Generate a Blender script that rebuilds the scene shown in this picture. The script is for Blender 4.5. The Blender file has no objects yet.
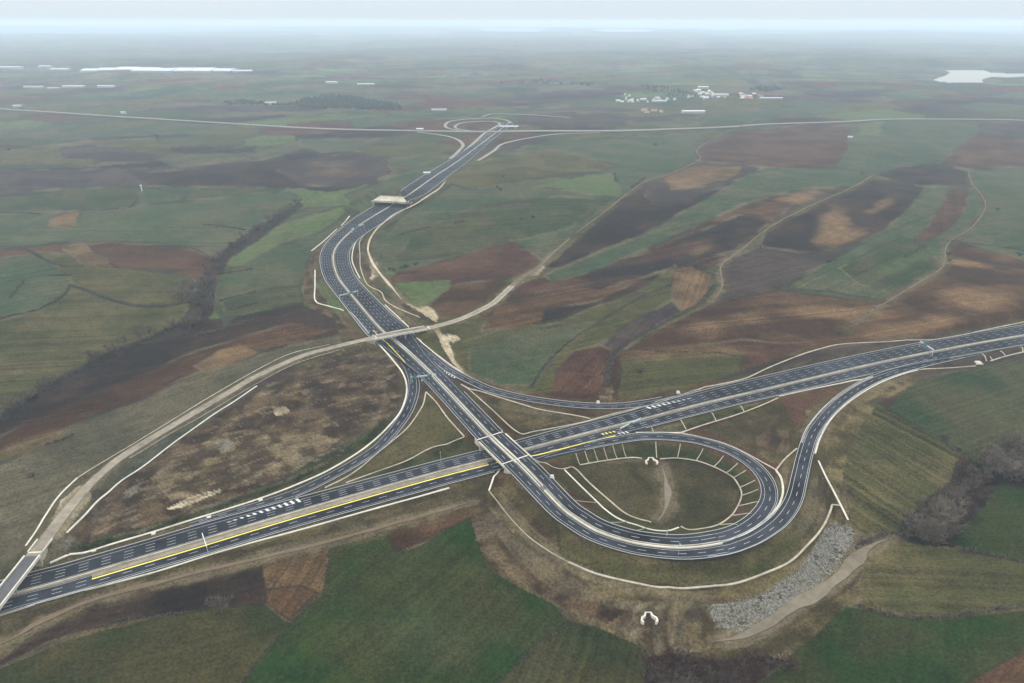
import bpy, math, random
import numpy as np
R = math.radians
rnd = random.Random(7)
C = bpy.context.scene.collection
scene = bpy.context.scene

# ------------------------------------------------------------------ camera, world, sun, exposure
H = 320.0
F = 692.0
PITCH = R(24.9)
cam_d = bpy.data.cameras.new('camera'); cam = bpy.data.objects.new('camera', cam_d); C.objects.link(cam)
cam.location = (0, 0, H); cam.rotation_euler = (R(90) - PITCH, 0, 0)
cam_d.sensor_width = 36; cam_d.lens = 36 * F / 1024; cam_d.clip_start = 1; cam_d.clip_end = 400000
scene.camera = cam
SUN_EL, SUN_AZ = R(34), R(-75)          # azimuth from +Y, clockwise
world = bpy.data.worlds.new('World'); scene.world = world; world.use_nodes = True
wn = world.node_tree; bg = wn.nodes['Background']
sky = wn.nodes.new('ShaderNodeTexSky'); sky.sky_type = 'NISHITA'; sky.sun_disc = False
sky.sun_elevation = SUN_EL; sky.sun_rotation = SUN_AZ; sky.altitude = 300
sky.air_density = 1.0; sky.dust_density = 3.0; sky.ozone_density = 1.5
hsv = wn.nodes.new('ShaderNodeHueSaturation'); hsv.inputs['Saturation'].default_value = 0.35
cloud = wn.nodes.new('ShaderNodeMixRGB'); cloud.inputs[0].default_value = 0.94
# overcast layer: pale at the horizon, brighter overhead, as overcast skies are
wtc = wn.nodes.new('ShaderNodeTexCoord'); wsep = wn.nodes.new('ShaderNodeSeparateXYZ'); wn.links.new(wtc.outputs['Generated'], wsep.inputs[0])
wmr = wn.nodes.new('ShaderNodeMapRange'); wmr.inputs['From Min'].default_value = 0; wmr.inputs['From Max'].default_value = 1
wmr.inputs['To Min'].default_value = 1.0; wmr.inputs['To Max'].default_value = 3.5; wn.links.new(wsep.outputs['Z'], wmr.inputs['Value'])
wns = wn.nodes.new('ShaderNodeTexNoise'); wns.inputs['Scale'].default_value = 2.2; wns.inputs['Detail'].default_value = 4
wmp = wn.nodes.new('ShaderNodeMapping'); wmp.inputs['Scale'].default_value = (1, 1, 9); wn.links.new(wtc.outputs['Generated'], wmp.inputs[0]); wn.links.new(wmp.outputs[0], wns.inputs['Vector'])
wcr = wn.nodes.new('ShaderNodeMixRGB'); wcr.inputs[1].default_value = (9.0, 10.4, 11.4, 1); wcr.inputs[2].default_value = (9.9, 11.0, 11.8, 1); wn.links.new(wns.outputs[0], wcr.inputs[0])
wsc = wn.nodes.new('ShaderNodeVectorMath'); wsc.operation = 'SCALE'; wzm = wn.nodes.new('ShaderNodeMixRGB'); wzm.inputs[2].default_value = (10.6, 10.8, 10.7, 1)   # greyer, warmer cloud overhead
wz2 = wn.nodes.new('ShaderNodeMapRange'); wz2.inputs['From Min'].default_value = .02; wz2.inputs['From Max'].default_value = .45; wn.links.new(wsep.outputs['Z'], wz2.inputs['Value']); wn.links.new(wz2.outputs[0], wzm.inputs[0])
wn.links.new(wcr.outputs[0], wzm.inputs[1]); wn.links.new(wzm.outputs[0], wsc.inputs[0]); wn.links.new(wmr.outputs[0], wsc.inputs['Scale'])
wn.links.new(wsc.outputs[0], cloud.inputs[2])
wn.links.new(sky.outputs[0], hsv.inputs['Color']); wn.links.new(hsv.outputs[0], cloud.inputs[1])
wn.links.new(cloud.outputs[0], bg.inputs[0]); bg.inputs[1].default_value = 0.1
sd = bpy.data.lights.new('sun', 'SUN'); sd.energy = 1.5; sd.angle = R(10); sd.color = (1, .92, .80)
sun = bpy.data.objects.new('sun', sd); C.objects.link(sun)
sun.rotation_euler = (R(90) - SUN_EL, 0, math.pi - SUN_AZ)
scene.view_settings.view_transform = 'Standard'; scene.view_settings.look = 'None'
scene.view_settings.gamma = 1; scene.view_settings.exposure = -0.34
scene.cycles.volume_bounces = 3
HAZE = 0.86e-4

# ------------------------------------------------------------------ camera geometry helpers
cp, sp = math.cos(PITCH), math.sin(PITCH)
def ray(px, py):
    u = np.asarray(px, float) - 512; v = np.asarray(py, float) - 341.5
    return u, F * cp - v * sp, -F * sp - v * cp
def on_plane(px, py, z=0.0):
    a, b, c = ray(px, py)
    t = (z - H) / c
    return a * t, b * t
def project(x, y, z):
    d = y * cp + (H - z) * sp
    up = y * sp - (H - z) * cp
    d = np.maximum(d, 1.0)
    return 512 + F * x / d, 341.5 - F * up / d

# ------------------------------------------------------------------ numpy noise
def _h(i, j, s):
    n = (i.astype(np.int64) * 374761393 + j.astype(np.int64) * 668265263 + s * 982451653) & 0xffffffff
    n = ((n ^ (n >> 13)) * 1274126177) & 0xffffffff
    n = (n ^ (n >> 16)) & 0xffffffff
    return n / 4294967295.0
def vnoise(x, y, s=0):
    i = np.floor(x); j = np.floor(y); fx = x - i; fy = y - j
    fx = fx * fx * (3 - 2 * fx); fy = fy * fy * (3 - 2 * fy)
    a = _h(i, j, s); b = _h(i + 1, j, s); c = _h(i, j + 1, s); d = _h(i + 1, j + 1, s)
    return (a * (1 - fx) + b * fx) * (1 - fy) + (c * (1 - fx) + d * fx) * fy
def fbm(x, y, s=0, o=4):
    t = 0; a = .5; n = 0
    for k in range(o):
        t = t + a * vnoise(x * 2 ** k + 17.3 * k, y * 2 ** k - 9.1 * k, s + k); n += a; a *= .5
    return t / n
def sst(e0, e1, x):
    t = np.clip((x - e0) / (e1 - e0), 0, 1); return t * t * (3 - 2 * t)
def in_poly(px, py, poly):
    p = np.array(poly, float); res = np.zeros(px.shape, bool)
    m = (px >= p[:, 0].min()) & (px <= p[:, 0].max()) & (py >= p[:, 1].min()) & (py <= p[:, 1].max())
    x = px[m]; y = py[m]; r = np.zeros(x.shape, bool)
    j = len(p) - 1
    for i in range(len(p)):
        if p[i, 1] != p[j, 1]:
            c = ((p[i, 1] > y) != (p[j, 1] > y)) & (x < (p[j, 0] - p[i, 0]) * (y - p[i, 1]) / (p[j, 1] - p[i, 1]) + p[i, 0])
            r ^= c
        j = i
    res[m] = r
    return res

# ------------------------------------------------------------------ natural terrain height
GA = []   # gaussian bumps and hollows: x, y, radius, height
def bump(px, py, r, h, z=0):
    x, y = on_plane(px, py, z); GA.append((float(x), float(y), r, h))
bump(640, 625, 80, -10); bump(760, 600, 60, -7); bump(850, 545, 50, -5); bump(540, 600, 60, -6)
bump(650, 490, 50, -3); bump(950, 490, 60, -5)
bump(40, 380, 90, -5); bump(120, 340, 90, -6); bump(200, 300, 90, -7); bump(250, 230, 130, -9); bump(310, 190, 150, -8)
bump(300, 400, 70, 3.5); bump(430, 300, 80, 4); bump(470, 200, 230, 20); bump(620, 300, 110, 4)
bump(850, 225, 200, 20); bump(690, 240, 140, 10); bump(970, 300, 110, 13); bump(60, 270, 150, 10)
bump(900, 440, 60, 3); bump(380, 620, 90, 2.5); bump(650, 375, 60, 2); bump(700, 330, 80, 3)
def hn(x, y):
    x = np.asarray(x, float); y = np.asarray(y, float)
    z = -1.0 + 0 * x
    for gx, gy, r, h in GA:
        z = z + h * np.exp(-((x - gx) ** 2 + (y - gy) ** 2) / (2 * r * r))
    d = np.hypot(x, y)
    z = z + (fbm(x / 170, y / 170, 3, 3) - .5) * 5.0 + (vnoise(x / 330, y / 330, 8) - .5) * 16 * sst(750, 1100, np.hypot(x, y))
    z = z + (vnoise(x / 800, y / 800, 11) - .5) * 34 * sst(1000, 3000, d)
    z = z + (vnoise(x / 3300, y / 3300, 12) - .4) * 62 * sst(3500, 9000, d)
    z = z + (fbm(x / 11000, y / 9000, 13, 2) - .35) * 230 * sst(9000, 26000, d)
    return z
def place_nat(px, py):
    px = np.atleast_1d(np.asarray(px, float)); py = np.atleast_1d(np.asarray(py, float))
    a, b, c = ray(px, py)
    t0 = -H / c
    ts = np.linspace(.75, 1.35, 241)[None, :] * t0[:, None]
    zz = H + c[:, None] * ts - hn(a[:, None] * ts, b[:, None] * ts)
    hit = np.argmax(zz < 0, axis=1)
    t = ts[np.arange(len(px)), hit]
    z1 = zz[np.arange(len(px)), hit]; z0 = zz[np.arange(len(px)), np.maximum(hit - 1, 0)]
    dt = ts[:, 1] - ts[:, 0]
    t = t - dt * np.clip(-z1 / np.maximum(z0 - z1, 1e-6), 0, 1)
    return a * t, b * t

# ------------------------------------------------------------------ curves
def catmull(P, n=10):
    P = np.array(P, float); Q = np.vstack([2 * P[0] - P[1], P, 2 * P[-1] - P[-2]]); out = []
    for i in range(1, len(Q) - 2):
        p0, p1, p2, p3 = Q[i - 1], Q[i], Q[i + 1], Q[i + 2]
        for k in range(n):
            t = k / n
            out.append(.5 * ((2 * p1) + (-p0 + p2) * t + (2 * p0 - 5 * p1 + 4 * p2 - p3) * t * t + (-p0 + 3 * p1 - 3 * p2 + p3) * t ** 3))
    out.append(Q[-2]); return np.array(out)
def resample(P, step):
    d = np.r_[0, np.cumsum(np.hypot(np.diff(P[:, 0]), np.diff(P[:, 1])))]
    n = max(2, int(d[-1] / step) + 1); s = np.linspace(0, d[-1], n)
    return np.column_stack([np.interp(s, d, P[:, k]) for k in range(P.shape[1])])
def curve_px(ctrl, step=5.0, extra=None):
    """pixel control points (px, py, z or None, *extra) -> smooth world samples x,y,z,*extra"""
    W = []
    for c in ctrl:
        if len(c) < 3 or c[2] is None:
            x, y = place_nat(c[0], c[1]); x, y = float(x[0]), float(y[0]); z = float(hn(x, y)) + .3
        else:
            x, y = on_plane(c[0], c[1], c[2]); x, y = float(x), float(y); z = c[2]
        W.append([x, y, z] + list(c[3:]))
    return resample(catmull(W, 12), step)
def normals(P):
    d = np.gradient(P[:, :2], axis=0); d /= np.maximum(np.hypot(d[:, 0], d[:, 1]), 1e-9)[:, None]
    return np.column_stack([-d[:, 1], d[:, 0]])
def offset(P, o, dz=0.0):
    n = normals(P); o = np.broadcast_to(o, len(P)); Q = P.copy()
    Q[:, 0] += n[:, 0] * o; Q[:, 1] += n[:, 1] * o; Q[:, 2] += dz
    return Q

# ------------------------------------------------------------------ road table (pixels in the photograph, height of the carriageway)
# extra columns: width of the left carriageway, width of the right carriageway
A = curve_px([(-190,652,0,15,13.5),(-100,628,0,15,13.5),(-40,611,0,15,13.5),(19,593,0,15,13.5),(61.5,581.7,0,15,13.5),(150,555.8,0,15.5,14),(203,540.2,0,16,14.5),(300,511.2,0,14,15),
  (430,474.8,0,13,16),(491.5,459,0,13,16),(528,449,0,13,15.5),(580,435.2,0,14,12),(630,422.6,0,14,12),(710,402.3,0,18.5,12.5),(770,388.3,0,20,13),(874,364,0.5,20,15),
  (962,346.2,1,20,17),(1024,335.5,1.5,20,18),(1090,325,2,20,18),(1200,309,3,20,18),(1400,285,4,20,18)], 6)
B = curve_px([(511,122,None,15,15),(485,141,None,16,16),(459,160.6,None,24,22),(437,175,None,27,24),(415,190.5,None,29,25),(394,204,0,34,28),(373.8,216,0,36,27),(356.2,227.5,0,30,22),(342,240,0,24,19),(334.4,251,0,22,17.5),
  (333.4,262,0,21.5,17),(337.8,276.7,0,21,16.5),(345.7,288,0,21,16),(357,301.5,0,22,16),(371.6,319,0,24,16.5),(384,332.3,.6,27,17),(398,343,1.6,20,17),(415,358,3,13,14),(435,377.5,5,11,10.5),(475,420,7.6,10.5,10.3),
  (489.8,435.7,8,10.5,10.3),(516,460.5,8,10.5,10.3),(528.4,472.6,8,10.5,10.3),(561,507,7.4,10,9.5),(578.7,520.3,7,10,9.5),(598,531.5,6.6,10,9.5),
  (626,540.8,6.3,10,9.5),(649,545.3,6,10,9.5),(677,547.7,6,10,9.5),(700,546.5,5.9,10,9.5),(722,543,5.7,10,9.5)], 5)
Cr = curve_px([(380,336,.3,9),(392,346.5,1,10),(402,358,1.4,10.5),(409.5,369,1.6,10.5),(413.5,383,1.6,10.5),(412,397.5,1.4,10.5),(403.5,417,1.1,10.5),(381,444.5,.7,10.5),(356,462,.4,10.5),
  (331,476,.1,10.5),(306,488.5,-.05,10.5),(281,498,-.05,10),(240,510,-.05,8),(190,525,-.05,6)], 5)
Dr = curve_px([(408,337,1.2,8),(428,353,2,8.5),(445.4,367.5,2.6,9),(459.5,375.6,2.8,9.5),(470,381,2.7,9.5),(491.5,390.3,2.3,9.5),(521,397.6,1.6,9.5),(553,402.8,.9,9.5),(580,405.6,.4,9.5),
  (600,406.5,0.1,9.5),(621.5,406.2,-.05,9.5),(644,403.6,-.05,9.5),(668,399,-.05,9),(700,391.5,-.05,8)], 5)
Gr = curve_px([(690,552.3,5.93,10),(722,549.5,5.7,10.5),(740,544.5,5.5,10.5),(760,535.4,5.2,10.5),(781,519.6,4.6,11),(793.7,500,3.8,11),(799.5,477.5,3,11),(804.5,456,2.3,11),(811,435.5,1.6,11),(818,424,1.2,11),
  (830,409.8,.8,11),(848,394.5,.3,11),(869,382,.05,11),(886.5,375,-.05,10.5),(910,367.8,-.05,10),(940,361,0,8),(990,350.5,.8,6)], 5)
Lr = curve_px([(700,539.3,5.9,10),(722,535.6,5.7,10.5),(739,530,5.4,11),(755,519.6,4.8,11),(765.6,507,4.3,11),(769.4,495,3.8,11),(767,482.7,3.2,11),(759.4,471.3,2.6,11),(746,460,2,11),(728.7,450.4,1.4,11),
  (707.6,443.2,.9,11),(690,439.3,.5,11),(665.4,436.9,.1,11),(644,436.8,-.05,10.5),(626.8,438.8,-.05,10),(595,444.7,-.05,9.5),(560,452.5,-.05,8.5),(525,461.3,-.05,7),(480,473,-.05,6)], 5)
Er = curve_px([(570,238,None,6),(552,254,None,6.5),(537,268.5,None,7),(525,276,None,7.5),(512,286,2.5,8),(500,297,4,8),(490,305,5.2,8),(463,318,7.2,8),(438.5,325.5,8.3,8.5),(422.6,328.5,8.6,8.5),(400,332.4,8.8,8.5),(375,337.5,8.4,8.5),
  (356,341.5,7.4,8),(330,348,5.2,7.5),(300,356.5,3.2,7.5),(256,376.5,1.5,7.5),(225,394.5,1,7.5),(175,424,.8,7.5),(125,454.5,1.2,7.5),(100,474.5,3,7.5),(85,489.5,5,7.5),
  (65,513,7.3,8),(50,533,8.2,8.5),(30,559,8.5,8.5),(0,597,8.5,8.5),(-25,629,8.2,8.5),(-60,672,6,8.5),(-110,730,3,8)], 4)
K = curve_px([(-200,100,None,22),(-80,104,None,22),(0,109,None,22),(50,112,None,22),(100,115.5,None,22),(180,120.5,None,22),(256,125,None,24),(318,128.8,None,26),(416,130.8,None,26),(481,131.8,None,28),(530,131,None,32),
  (612,131,None,32),(662,129.5,None,30),(729,127,None,26),(768,124.3,None,24),(843,121.8,None,24),(893,119.3,None,22),(993,119.7,None,22),(1060,121.5,None,22),(1200,124,None,22)], 25)
def path(pts, w, step=10): return curve_px([(a, b, None, w) for a, b in pts], step)
PATHS = [
 ('dirt_road', path([(758,118.7),(732,130),(712,140),(697,150),(700,159),(682,169),(662,177),(644.5,182),(622,198),(600,216),(570,238)], 3.4, 12), 'brownpath', 'x'),
 ('dirt_road', path([(875.5,173.5),(855.5,186),(805,208.5),(768,228.5),(737,253.5),(721,266),(722,286),(712,303.5)], 3.2), 'brownpath', 'x'),
 ('dirt_road', path([(968,171),(972,183.5),(985.5,203.5),(973,226),(948,243.5),(943,266),(918,283.5),(880.5,306),(843,331)], 2.4), 'brownpath', 'x'),
 ('dirt_road', path([(-30,655),(10,640),(40,622),(100,598),(180,577),(270,556),(330,541),(390,525),(440,511),(478,500)], 4.2, 5), 'brownpath', 'x'),
 ('dirt_road', path([(888,539),(873,545),(858,558),(838,577),(818,592),(795,606),(770,620),(742,636),(715,642)], 9, 5), 'greypath', 'x'),
 ('dirt_road', path([(402,300),(372,262),(369,243),(378,228),(395,214),(412,206),(425,198),(440,188),(446,180)], 4, 10), 'pale', 'x'),
 ('dirt_road', path([(662,466),(666,480),(668,495),(664,512),(657,522)], 5, 4), 'greypath', 'x'),
 ('slip_road', path([(417,132),(450,137),(462.6,144),(459,151),(450,159)], 9, 20), 'greyroad', 'x'),
 ('slip_road', path([(460,131),(447,128),(446,124),(455,120.5),(489,118.3),(505,120),(511,123)], 9, 20), 'greyroad', 'x'),
 ('slip_road', path([(470,131),(457,129),(456,125.5),(466,122.5),(490,121.6),(500,123.5),(494,128),(484,134),(474,143),(465,151)], 9, 20), 'greyroad', 'x'),
 ('slip_road', path([(482,117),(494,114),(530,115),(570,117.5)], 9, 20), 'greyroad', 'x'),
 ('slip_road', path([(478,161),(494,151),(503,144),(530,138),(560,134),(600,133)], 9, 20), 'greyroad', 'x'),
]
def centre_of_dual(P, med=3.0):
    Q = offset(P, (P[:, 3] - P[:, 4]) / 2); hw = (P[:, 3] + P[:, 4] + med) / 2
    return np.column_stack([Q[:, 0], Q[:, 1], Q[:, 2], hw])
def single(P): return np.column_stack([P[:, 0], P[:, 1], P[:, 2], P[:, 3] / 2])
def smooth_z(P, k=9):
    z = P[:, 2].copy(); w = np.ones(k) / k; zp = np.r_[np.full(k // 2, z[0]), z, np.full(k // 2, z[-1])]
    P[:, 2] = np.convolve(zp, w, 'valid')
for P in (A, B, Cr, Dr, Gr, Lr, Er): smooth_z(P, 5)
smooth_z(K, 9)
for p in PATHS: smooth_z(p[1], 5)
def near_idx(P, px, py, z):
    x, y = on_plane(px, py, z); return int(np.argmin((P[:, 0] - x) ** 2 + (P[:, 1] - y) ** 2))
bB = (near_idx(B, 492.5, 437.5, 8), near_idx(B, 519, 463, 8))
bE = (near_idx(Er, 424, 328.3, 8.6), near_idx(Er, 373, 337.7, 8.4))
bF = (near_idx(Er, 32, 557, 8.5), near_idx(Er, -22, 626, 8.3))
# each entry: samples x, y, z, half-width and a mask of the samples carried by earth (not by a bridge)
def skipmask(n, rs, trim=1):
    m = np.ones(n, bool)
    for a, b in rs: m[a + trim:b - trim + 1] = False
    return m
EARTH = [(centre_of_dual(A), None), (centre_of_dual(B), skipmask(len(B), [bB])), (single(Cr), None), (single(Dr), None), (single(Gr), None), (single(Lr), None),
         (single(Er), skipmask(len(Er), [bE, bF])), (single(K), None)] + [(single(p[1]), None) for p in PATHS]

# water bodies: traced outline, level
def poly_nat(pts):
    x, y = place_nat([p[0] for p in pts], [p[1] for p in pts]); return np.column_stack([x, y])
RES_PX = [(934,70.2),(945,71),(949,73),(946,75.5),(938,78),(933,80),(936,82),(953,83.7),(970,83.2),(984,83.8),(982,80),(990,78),(1008,77.4),(1024,76.5),(1070,75.5),(1070,72.6),(1020,73.4),(1003,73),(990,72.5),(985,70.4),(960,70)]
LK1 = [(478,29.4),(500,28.6),(530,28.8),(548,29.8),(538,31.6),(505,31.2),(485,31)]
LK2 = [(590,30),(612,29),(645,29.2),(658,30.4),(640,32),(606,31.6)]
WATER = []
for nm, px in (('reservoir', RES_PX), ('lake', LK1), ('lake', LK2)):
    cx = np.mean([p[0] for p in px]); cy = np.mean([p[1] for p in px])
    x, y = place_nat(cx, cy); lvl = float(hn(x, y)[0])
    X, Y = on_plane(np.array([p[0] for p in px]), np.array([p[1] for p in px]), lvl)
    WATER.append((nm, np.column_stack([X, Y]), lvl))

def terr(x, y, want=False):
    x = np.asarray(x, float); y = np.asarray(y, float)
    shp = x.shape; x = x.ravel(); y = y.ravel()
    z = hn(x, y)
    lo = np.full(x.shape, -1e9); hi = np.full(x.shape, 1e9); dmin = np.full(x.shape, 1e9)
    dep = np.maximum(y * cp + H * sp, 100); cell = 1.0 * dep * dep / (F * H)
    order = np.argsort(y); xs = x[order]; ys = y[order]
    for S, mask in EARTH:
        bd = np.full(x.shape, 1e9); bz = np.zeros(x.shape); bh = np.zeros(x.shape)
        for i in range(len(S) - 1):
            if mask is not None and not (mask[i] and mask[i + 1]): continue
            x0, y0, z0, h0 = S[i]; x1, y1, z1, h1 = S[i + 1]
            r = 42 + .06 * y0
            a = np.searchsorted(ys, min(y0, y1) - r); b = np.searchsorted(ys, max(y0, y1) + r)
            if a >= b: continue
            sub = xs[a:b]; k = np.nonzero((sub > min(x0, x1) - r) & (sub < max(x0, x1) + r))[0]
            if not len(k): continue
            k = order[a + k]
            dx, dy = x1 - x0, y1 - y0; L2 = dx * dx + dy * dy + 1e-9
            t = np.clip(((x[k] - x0) * dx + (y[k] - y0) * dy) / L2, 0, 1)
            dd = np.hypot(x[k] - x0 - t * dx, y[k] - y0 - t * dy) - (h0 + (h1 - h0) * t)
            m = dd < bd[k]; k = k[m]; bd[k] = dd[m]; bz[k] = (z0 + (z1 - z0) * t)[m]
        d = np.maximum(0, bd - 1.6 - np.where(cell > 3, cell, 0))
        base = bz - .38 - np.clip((cell - 3) * .08, 0, 2.5)
        act = bd < 1e8
        lo = np.where(act, np.maximum(lo, base - .5 * d), lo); hi = np.where(act, np.minimum(hi, base + .5 * d), hi)
        dmin = np.minimum(dmin, bd)
    z = np.minimum(np.maximum(z, lo), hi)
    for nm, P, lvl in WATER:
        m = in_poly(x, y, P); z[m] = np.minimum(z[m], lvl - 4)
        bb = (np.abs(x - P[:, 0].mean()) < np.ptp(P[:, 0]) * .65) & (np.abs(y - P[:, 1].mean()) < np.ptp(P[:, 1]) * .8) & ~m
        z[bb] = np.clip(z[bb], lvl - 2.5, lvl + 7 if nm == 'reservoir' else lvl + 25)
    if want: return z.reshape(shp), dmin.reshape(shp)
    return z.reshape(shp)
def place(px, py):
    """pixel -> point on the finished terrain (arrays)"""
    px = np.atleast_1d(np.asarray(px, float)); py = np.atleast_1d(np.asarray(py, float))
    x, y = place_nat(px, py); nearm = y < 1800
    if nearm.any():
        a, b, c = ray(px[nearm], py[nearm]); z = np.zeros(a.shape)
        for k in range(9):
            t = (z - H) / c; z = .35 * z + .65 * terr(a * t, b * t)
        t = (z - H) / c; x[nearm] = a * t; y[nearm] = b * t
    return x, y, terr(x, y)

# ------------------------------------------------------------------ materials
def lin(c): return tuple(((v / 255) / 12.92 if v / 255 <= .04045 else ((v / 255 + .055) / 1.055) ** 2.4) for v in c)
def mat(name, col, rough=.85, var=.18, scale=.4, scale2=6.0, bump=0.0, metal=0.0, alt=None, spec=.12):
    m = bpy.data.materials.new(name); m.use_nodes = True; nt = m.node_tree; b = nt.nodes['Principled BSDF']
    b.inputs['Roughness'].default_value = rough; b.inputs['Metallic'].default_value = metal
    b.inputs['Specular IOR Level'].default_value = spec
    tc = nt.nodes.new('ShaderNodeTexCoord')
    n1 = nt.nodes.new('ShaderNodeTexNoise'); n1.inputs['Scale'].default_value = scale; n1.inputs['Detail'].default_value = 5
    n2 = nt.nodes.new('ShaderNodeTexNoise'); n2.inputs['Scale'].default_value = scale / scale2; n2.inputs['Detail'].default_value = 4
    nt.links.new(tc.outputs['Object'], n1.inputs['Vector']); nt.links.new(tc.outputs['Object'], n2.inputs['Vector'])
    ad = nt.nodes.new('ShaderNodeMath'); ad.operation = 'ADD'
    nt.links.new(n1.outputs[0], ad.inputs[0]); nt.links.new(n2.outputs[0], ad.inputs[1])
    r = nt.nodes.new('ShaderNodeMapRange'); r.inputs['From Min'].default_value = .6; r.inputs['From Max'].default_value = 1.4
    nt.links.new(ad.outputs[0], r.inputs['Value'])
    mx = nt.nodes.new('ShaderNodeMixRGB'); nt.links.new(r.outputs[0], mx.inputs[0])
    mx.inputs[1].default_value = (*[c * (1 - var) for c in col], 1)
    mx.inputs[2].default_value = (*(alt if alt else [min(1, c * (1 + var)) for c in col]), 1)
    nt.links.new(mx.outputs[0], b.inputs['Base Color'])
    if bump:
        bp = nt.nodes.new('ShaderNodeBump'); bp.inputs['Strength'].default_value = bump; bp.inputs['Distance'].default_value = .2
        nt.links.new(n1.outputs[0], bp.inputs['Height']); nt.links.new(bp.outputs[0], b.inputs['Normal'])
    return m
M = dict(
 asphalt=mat('asphalt', (.0165, .0185, .0245), .95, .38, .10, 9, spec=.06),
 ramp_asphalt=mat('ramp_asphalt', (.019, .021, .027), .95, .38, .10, 9, spec=.06),
 service=mat('service_asphalt', (.19, .165, .13), .9, .45, .2, 6),
 mark=mat('road_paint', (.46, .47, .47), .7, .4, .5),
 yellow=mat('yellow_paint', (.62, .52, .09), .7, .2, 1.0),
 conc=mat('concrete', (.33, .295, .23), .88, .45, .22, 6),
 concg=mat('aged_concrete', (.24, .215, .17), .9, .45, .22, 6),
 white=mat('white_concrete', (.48, .455, .39), .85, .3, .22, 6),
 median=mat('median_gravel', (.19, .165, .125), .95, .35, .4, 8),
 steel=mat('galvanised_steel', (.40, .41, .42), .5, .1, 2, metal=.4),
 pale=mat('pale_dirt', (.34, .29, .21), .95, .28, .12, 5),
 brownpath=mat('brown_dirt', (.105, .078, .05), .95, .28, .2, 5),
 greyroad=mat('grey_slip_road', (.20, .185, .16), .95, .2, .1, 5),
 greypath=mat('grey_dirt', (.135, .115, .085), .95, .3, .25, 5),
 sign=mat('sign_green', (.03, .16, .13), .5, .05, 1),
 signback=mat('sign_grey', (.45, .48, .5), .5, .08, 1),
 bark=mat('bark', (.10, .082, .065), .95, .25, 2),
 twig=mat('grey_twigs', (.088, .070, .055), .95, .25, .3),
 twigl=mat('pale_twigs', (.12, .10, .08), .95, .2, .3),
 twigr=mat('reddish_twigs', (.050, .024, .020), .95, .25, .3),
 hedge=mat('hedge_twigs', (.085, .074, .058), .95, .3, .3),
 ever=mat('dark_leaves', (.012, .022, .014), .95, .3, .3),
 leafd=mat('verge_leaves', (.030, .045, .018), .95, .35, .4),
 stone=mat('riprap_stone', (.165, .158, .138), .95, .6, .9, 2, bump=.4),
 wall=mat('white_render', (.36, .34, .31), .9, .1, .3),
 wallb=mat('grey_render', (.30, .30, .31), .9, .1, .3),
 rooft=mat('red_roof_tiles', (.30, .13, .09), .9, .2, .5),
 roofw=mat('white_roof_sheet', (.46, .47, .48), .6, .06, .05),
 roofg=mat('grey_roof_sheet', (.42, .45, .50), .7, .1, .05),
 glass=mat('window_glass', (.05, .06, .08), .2, .1, 1),
 dark=mat('culvert_shade', (.03, .028, .025), .95, .1, 1),
)
for an_ in ('asphalt', 'ramp_asphalt'):
    t_ = M[an_].node_tree; pb = t_.nodes['Principled BSDF']; lk = pb.inputs['Base Color'].links[0].from_socket
    g_ = t_.nodes.new('ShaderNodeNewGeometry'); n_ = t_.nodes.new('ShaderNodeTexNoise'); n_.inputs['Scale'].default_value = .02; n_.inputs['Detail'].default_value = 6; n_.inputs['Roughness'].default_value = .7
    t_.links.new(g_.outputs['Position'], n_.inputs['Vector'])
    r_ = t_.nodes.new('ShaderNodeMapRange'); r_.inputs['From Min'].default_value = .35; r_.inputs['From Max'].default_value = .68; r_.inputs['To Min'].default_value = .55; r_.inputs['To Max'].default_value = 2.0
    t_.links.new(n_.outputs[0], r_.inputs['Value']); v_ = t_.nodes.new('ShaderNodeVectorMath'); v_.operation = 'SCALE'; t_.links.new(lk, v_.inputs[0]); t_.links.new(r_.outputs[0], v_.inputs['Scale']); t_.links.new(v_.outputs[0], pb.inputs['Base Color'])
# water
mw = bpy.data.materials.new('lake_water'); mw.use_nodes = True; b = mw.node_tree.nodes['Principled BSDF']
b.inputs['Base Color'].default_value = (.25, .25, .225, 1); b.inputs['Specular IOR Level'].default_value = .15; b.inputs['Roughness'].default_value = .55
nz = mw.node_tree.nodes.new('ShaderNodeTexNoise'); nz.inputs['Scale'].default_value = .02
bpn = mw.node_tree.nodes.new('ShaderNodeBump'); bpn.inputs['Strength'].default_value = .1
mw.node_tree.links.new(nz.outputs[0], bpn.inputs['Height']); mw.node_tree.links.new(bpn.outputs[0], b.inputs['Normal'])
M['water'] = mw
# ground: the albedo of every field is an attribute, tilled rows and clods are procedural
mg = bpy.data.materials.new('ground'); mg.use_nodes = True; nt = mg.node_tree; b = nt.nodes['Principled BSDF']
b.inputs['Roughness'].default_value = 1; b.inputs['Specular IOR Level'].default_value = .03
def N(t, **k):
    n = nt.nodes.new(t)
    for a, v in k.items(): setattr(n, a, v)
    return n
at = N('ShaderNodeAttribute', attribute_name='soil'); fa = N('ShaderNodeAttribute', attribute_name='row'); fi = N('ShaderNodeAttribute', attribute_name='tilled')
geo = N('ShaderNodeNewGeometry')
def noise(scale, det, vec=None, dim='3D'):
    n = N('ShaderNodeTexNoise', noise_dimensions=dim); n.inputs['Scale'].default_value = scale; n.inputs['Detail'].default_value = det
    n.inputs['Roughness'].default_value = .65
    if dim == '3D': nt.links.new(vec or geo.outputs['Position'], n.inputs['Vector'])
    else: nt.links.new(vec, n.inputs['W'])
    return n
def mth(op, a, bb):
    n = N('ShaderNodeMath', operation=op)
    for i, v in enumerate((a, bb)):
        if isinstance(v, (int, float)): n.inputs[i].default_value = v
        else: nt.links.new(v, n.inputs[i])
    return n.outputs[0]
nA = noise(.55, 4); nB = noise(.075, 5); nC = noise(.013, 4)
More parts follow.
